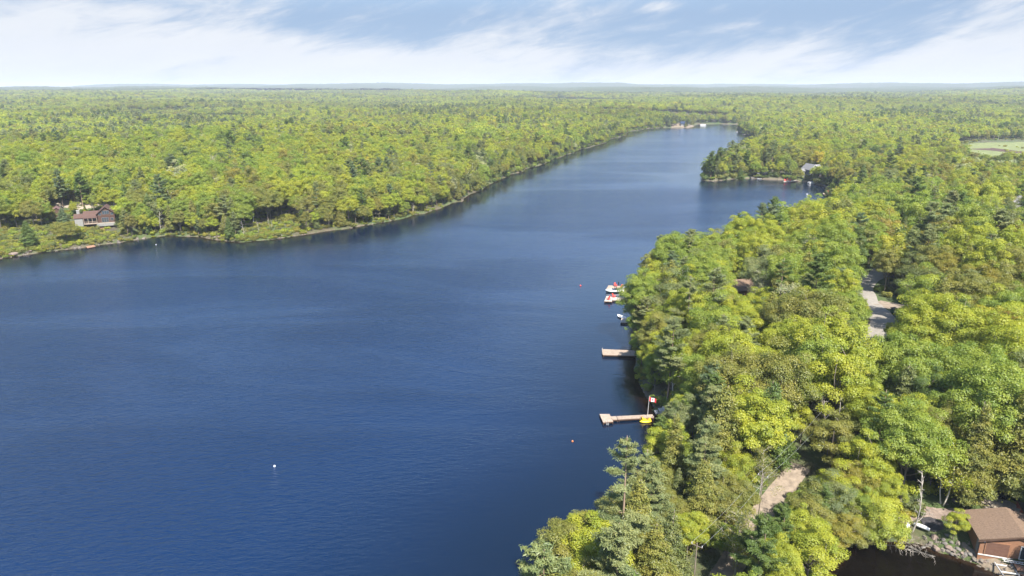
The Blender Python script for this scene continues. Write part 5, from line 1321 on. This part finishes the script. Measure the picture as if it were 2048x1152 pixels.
tp_ = patch('ground_tarp', [(1838, 1036), (1860, 1034), (1889, 1046), (1890, 1062), (1868, 1068), (1846, 1058)], 'tarp', 'dark tarp spread over the ground beside the canoes', .14, 'thing', 'tarp')
x, y, z = GT(1842, 1055); rowboat('canoe', 1843, 1055, -.75, 2.1, .6, 'upturned white canoe with a green side by the tarp', 'hullwhite', 'canoe', z=z + .1, flip=True, group='upturned canoes'); x, y, z = GT(1815, 1053); rowboat('canoe', 1815, 1053, .9, 1.4, .55, 'shorter upturned white boat under the dead tree', 'hullwhite', 'canoe', z=z + .1, flip=True, group='upturned canoes')
patch('sandy_shore', [(1338, 255.4), (1360, 252.6), (1388, 252.6), (1390, 254.8), (1365, 255.6)], 'sand', 'strip of sand in front of the far white cottage', .25)
patch('parking_clearing', [(100, 412), (125, 400), (180, 399), (250, 402), (280, 392), (292, 396), (270, 410), (215, 415), (150, 416)], 'paving', 'pale gravel clearing behind the log house', .12)
M['reeds'] = plain('reeds', (.165, .185, .07), .95, .3, .25, .2)
patch('marsh', [(1908, 300), (1915, 324), (1990, 336), (2060, 346), (2150, 350), (2190, 292), (2060, 284), (1962, 286), (1915, 290)], 'reeds', 'flat reedy marsh meadow in the forest at the right', .15)
patch('marsh_channel', [(1925, 298), (1990, 296), (2050, 304), (2120, 303), (2050, 308), (1985, 302)], 'darkwood', 'dark wet channel crossing the marsh', .24)
M['dryreeds'] = plain('dry reeds', (.21, .205, .10), .95, .3, .2, .2)
patch('dry_reeds', [(1960, 325), (2000, 324), (2060, 332), (2120, 338), (2060, 341), (1990, 333)], 'dryreeds', 'pale dry reeds along the near side of the marsh', .26)

# bin at the turnout, power line over the lane
x, y, z = GT(1787, 627); bn = root('waste_bin', (x, y, z + .15), .3, 'dark lidded waste bin with a white panel on the gravel turnout', 'bin')
MB().loft([[(sx_ * w_, sy_ * d2_, h_) for sx_, sy_ in ((-1, -1), (1, -1), (1, 1), (-1, 1))] for w_, d2_, h_ in ((.62, .42, .05), (.72, .5, 1.05))]).build('body', M['greenpaint'], bn)
MB().slab([(-.78, -.56, 1.1), (.78, -.56, 1.1), (.78, .56, 1.35), (-.78, .56, 1.35)], .07).build('lid', M['black'], bn); MB().box(-.1, -.50, .62, .5, .04, .45).build('panel', M['white'], bn)
poles = [(1385, 1190), (1516, 1040), (1640, 905), (1716, 760)]; tops = []
plb = ['weathered utility pole at the near end of the gravel lane', 'weathered utility pole on the left verge of the gravel lane', 'weathered utility pole where the lane enters the woods', 'weathered utility pole near the paved road']
for (px, py), lb in zip(poles, plb):
    x, y, z = GT(px, py); o_ = root('utility_pole', (x, y, z), math.radians(-38), lb, 'utility pole', 'utility poles along the lane')
    MB().tube([(0, 0, -1), (0, 0, 7.5)], [.10, .07], 8).build('pole', M['bark'], o_); MB().box(0, 0, 7.1, 1.4, .07, .08).build('cross_arm', M['bark'], o_)
    for q in (-.65, .65): MB().tube([(q, 0, 7.15), (q, 0, 7.35)], .05, 6).build('insulator', M['white'], o_)
    tops.append((x, y, z + 7.35))
ang = math.radians(-38)
for q, lb in ((-.65, 'thin overhead wire above the lane, the one nearer the lake'), (.65, 'thin overhead wire above the lane, the one nearer the inlet')):
    pts_ = []
    for p, r_ in zip(tops, tops[1:]):
        for k in range(12):
            t = k / 12; pts_.append((p[0] + (r_[0] - p[0]) * t + q * math.cos(ang), p[1] + (r_[1] - p[1]) * t + q * math.sin(ang), p[2] + (r_[2] - p[2]) * t - 4 * .55 * t * (1 - t)))
    pts_.append((tops[-1][0] + q * math.cos(ang), tops[-1][1] + q * math.sin(ang), tops[-1][2]))
    tag(MB().tube(pts_, .008, 5).build('overhead_wire', M['steel']), lb, 'wire', 'overhead wires along the lane')

# broken stone and debris filling the bank between the boulders
rs_ = np.random.default_rng(77); V, F = [], []; base_ = np.array([(-1, -1, -1), (1, -1, -1), (1, 1, -1), (-1, 1, -1), (-.7, -.8, 1), (.8, -.6, 1), (.6, .8, 1), (-.8, .6, 1)], float)
fq = np.array([(0, 3, 2, 1), (4, 5, 6, 7), (0, 1, 5, 4), (1, 2, 6, 5), (2, 3, 7, 6), (3, 0, 4, 7)])
def strew(line, n, spread, lo, hi):
    L_ = np.array([GT(*q)[:2] for q in line])
    for i in range(n):
        k = rs_.integers(0, len(L_) - 1); q = L_[k] + (L_[k + 1] - L_[k]) * rs_.random() + rs_.normal(size=2) * spread
        zt = T(q[0], q[1])
        if zt < -.35: continue
        r_ = lo + (hi - lo) * rs_.random() ** 3; a_ = rs_.random() * 6.28; b_ = base_ * rs_.uniform(.6, 1.3, (8, 3)) * r_ * np.array([1, .8, .55])
        R3 = np.array(Matrix.Rotation(a_, 3, 'Z') @ Matrix.Rotation(rs_.normal() * .35, 3, 'X')); F.append(fq + len(V) * 8); V.append(b_ @ R3.T + np.array([q[0], q[1], zt + r_ * .2]))
strew([(1835, 1088), (1870, 1092), (1900, 1108), (1940, 1120), (1975, 1134), (2010, 1150), (2050, 1168)], 150, .7, .08, .34)
strew([(1925, 1085), (1945, 1108), (1985, 1122)], 60, .8, .05, .16)
strew([(-20, 521), (60, 509), (120, 501), (180, 493), (260, 482), (330, 472)], 90, .8, .15, .8)
strew([(400, 475), (485, 486), (540, 480), (600, 470), (700, 458), (800, 438)], 90, .9, .15, .7)
strew([(1405, 361), (1470, 357), (1560, 360), (1640, 370)], 70, 1., .2, .9)
me = mesh_np('bank_rubble', np.concatenate(V), np.concatenate(F), [M['stone']]); tag(link('bank_rubble', me), 'loose broken stones strewn along the waterlines', kind='stuff')
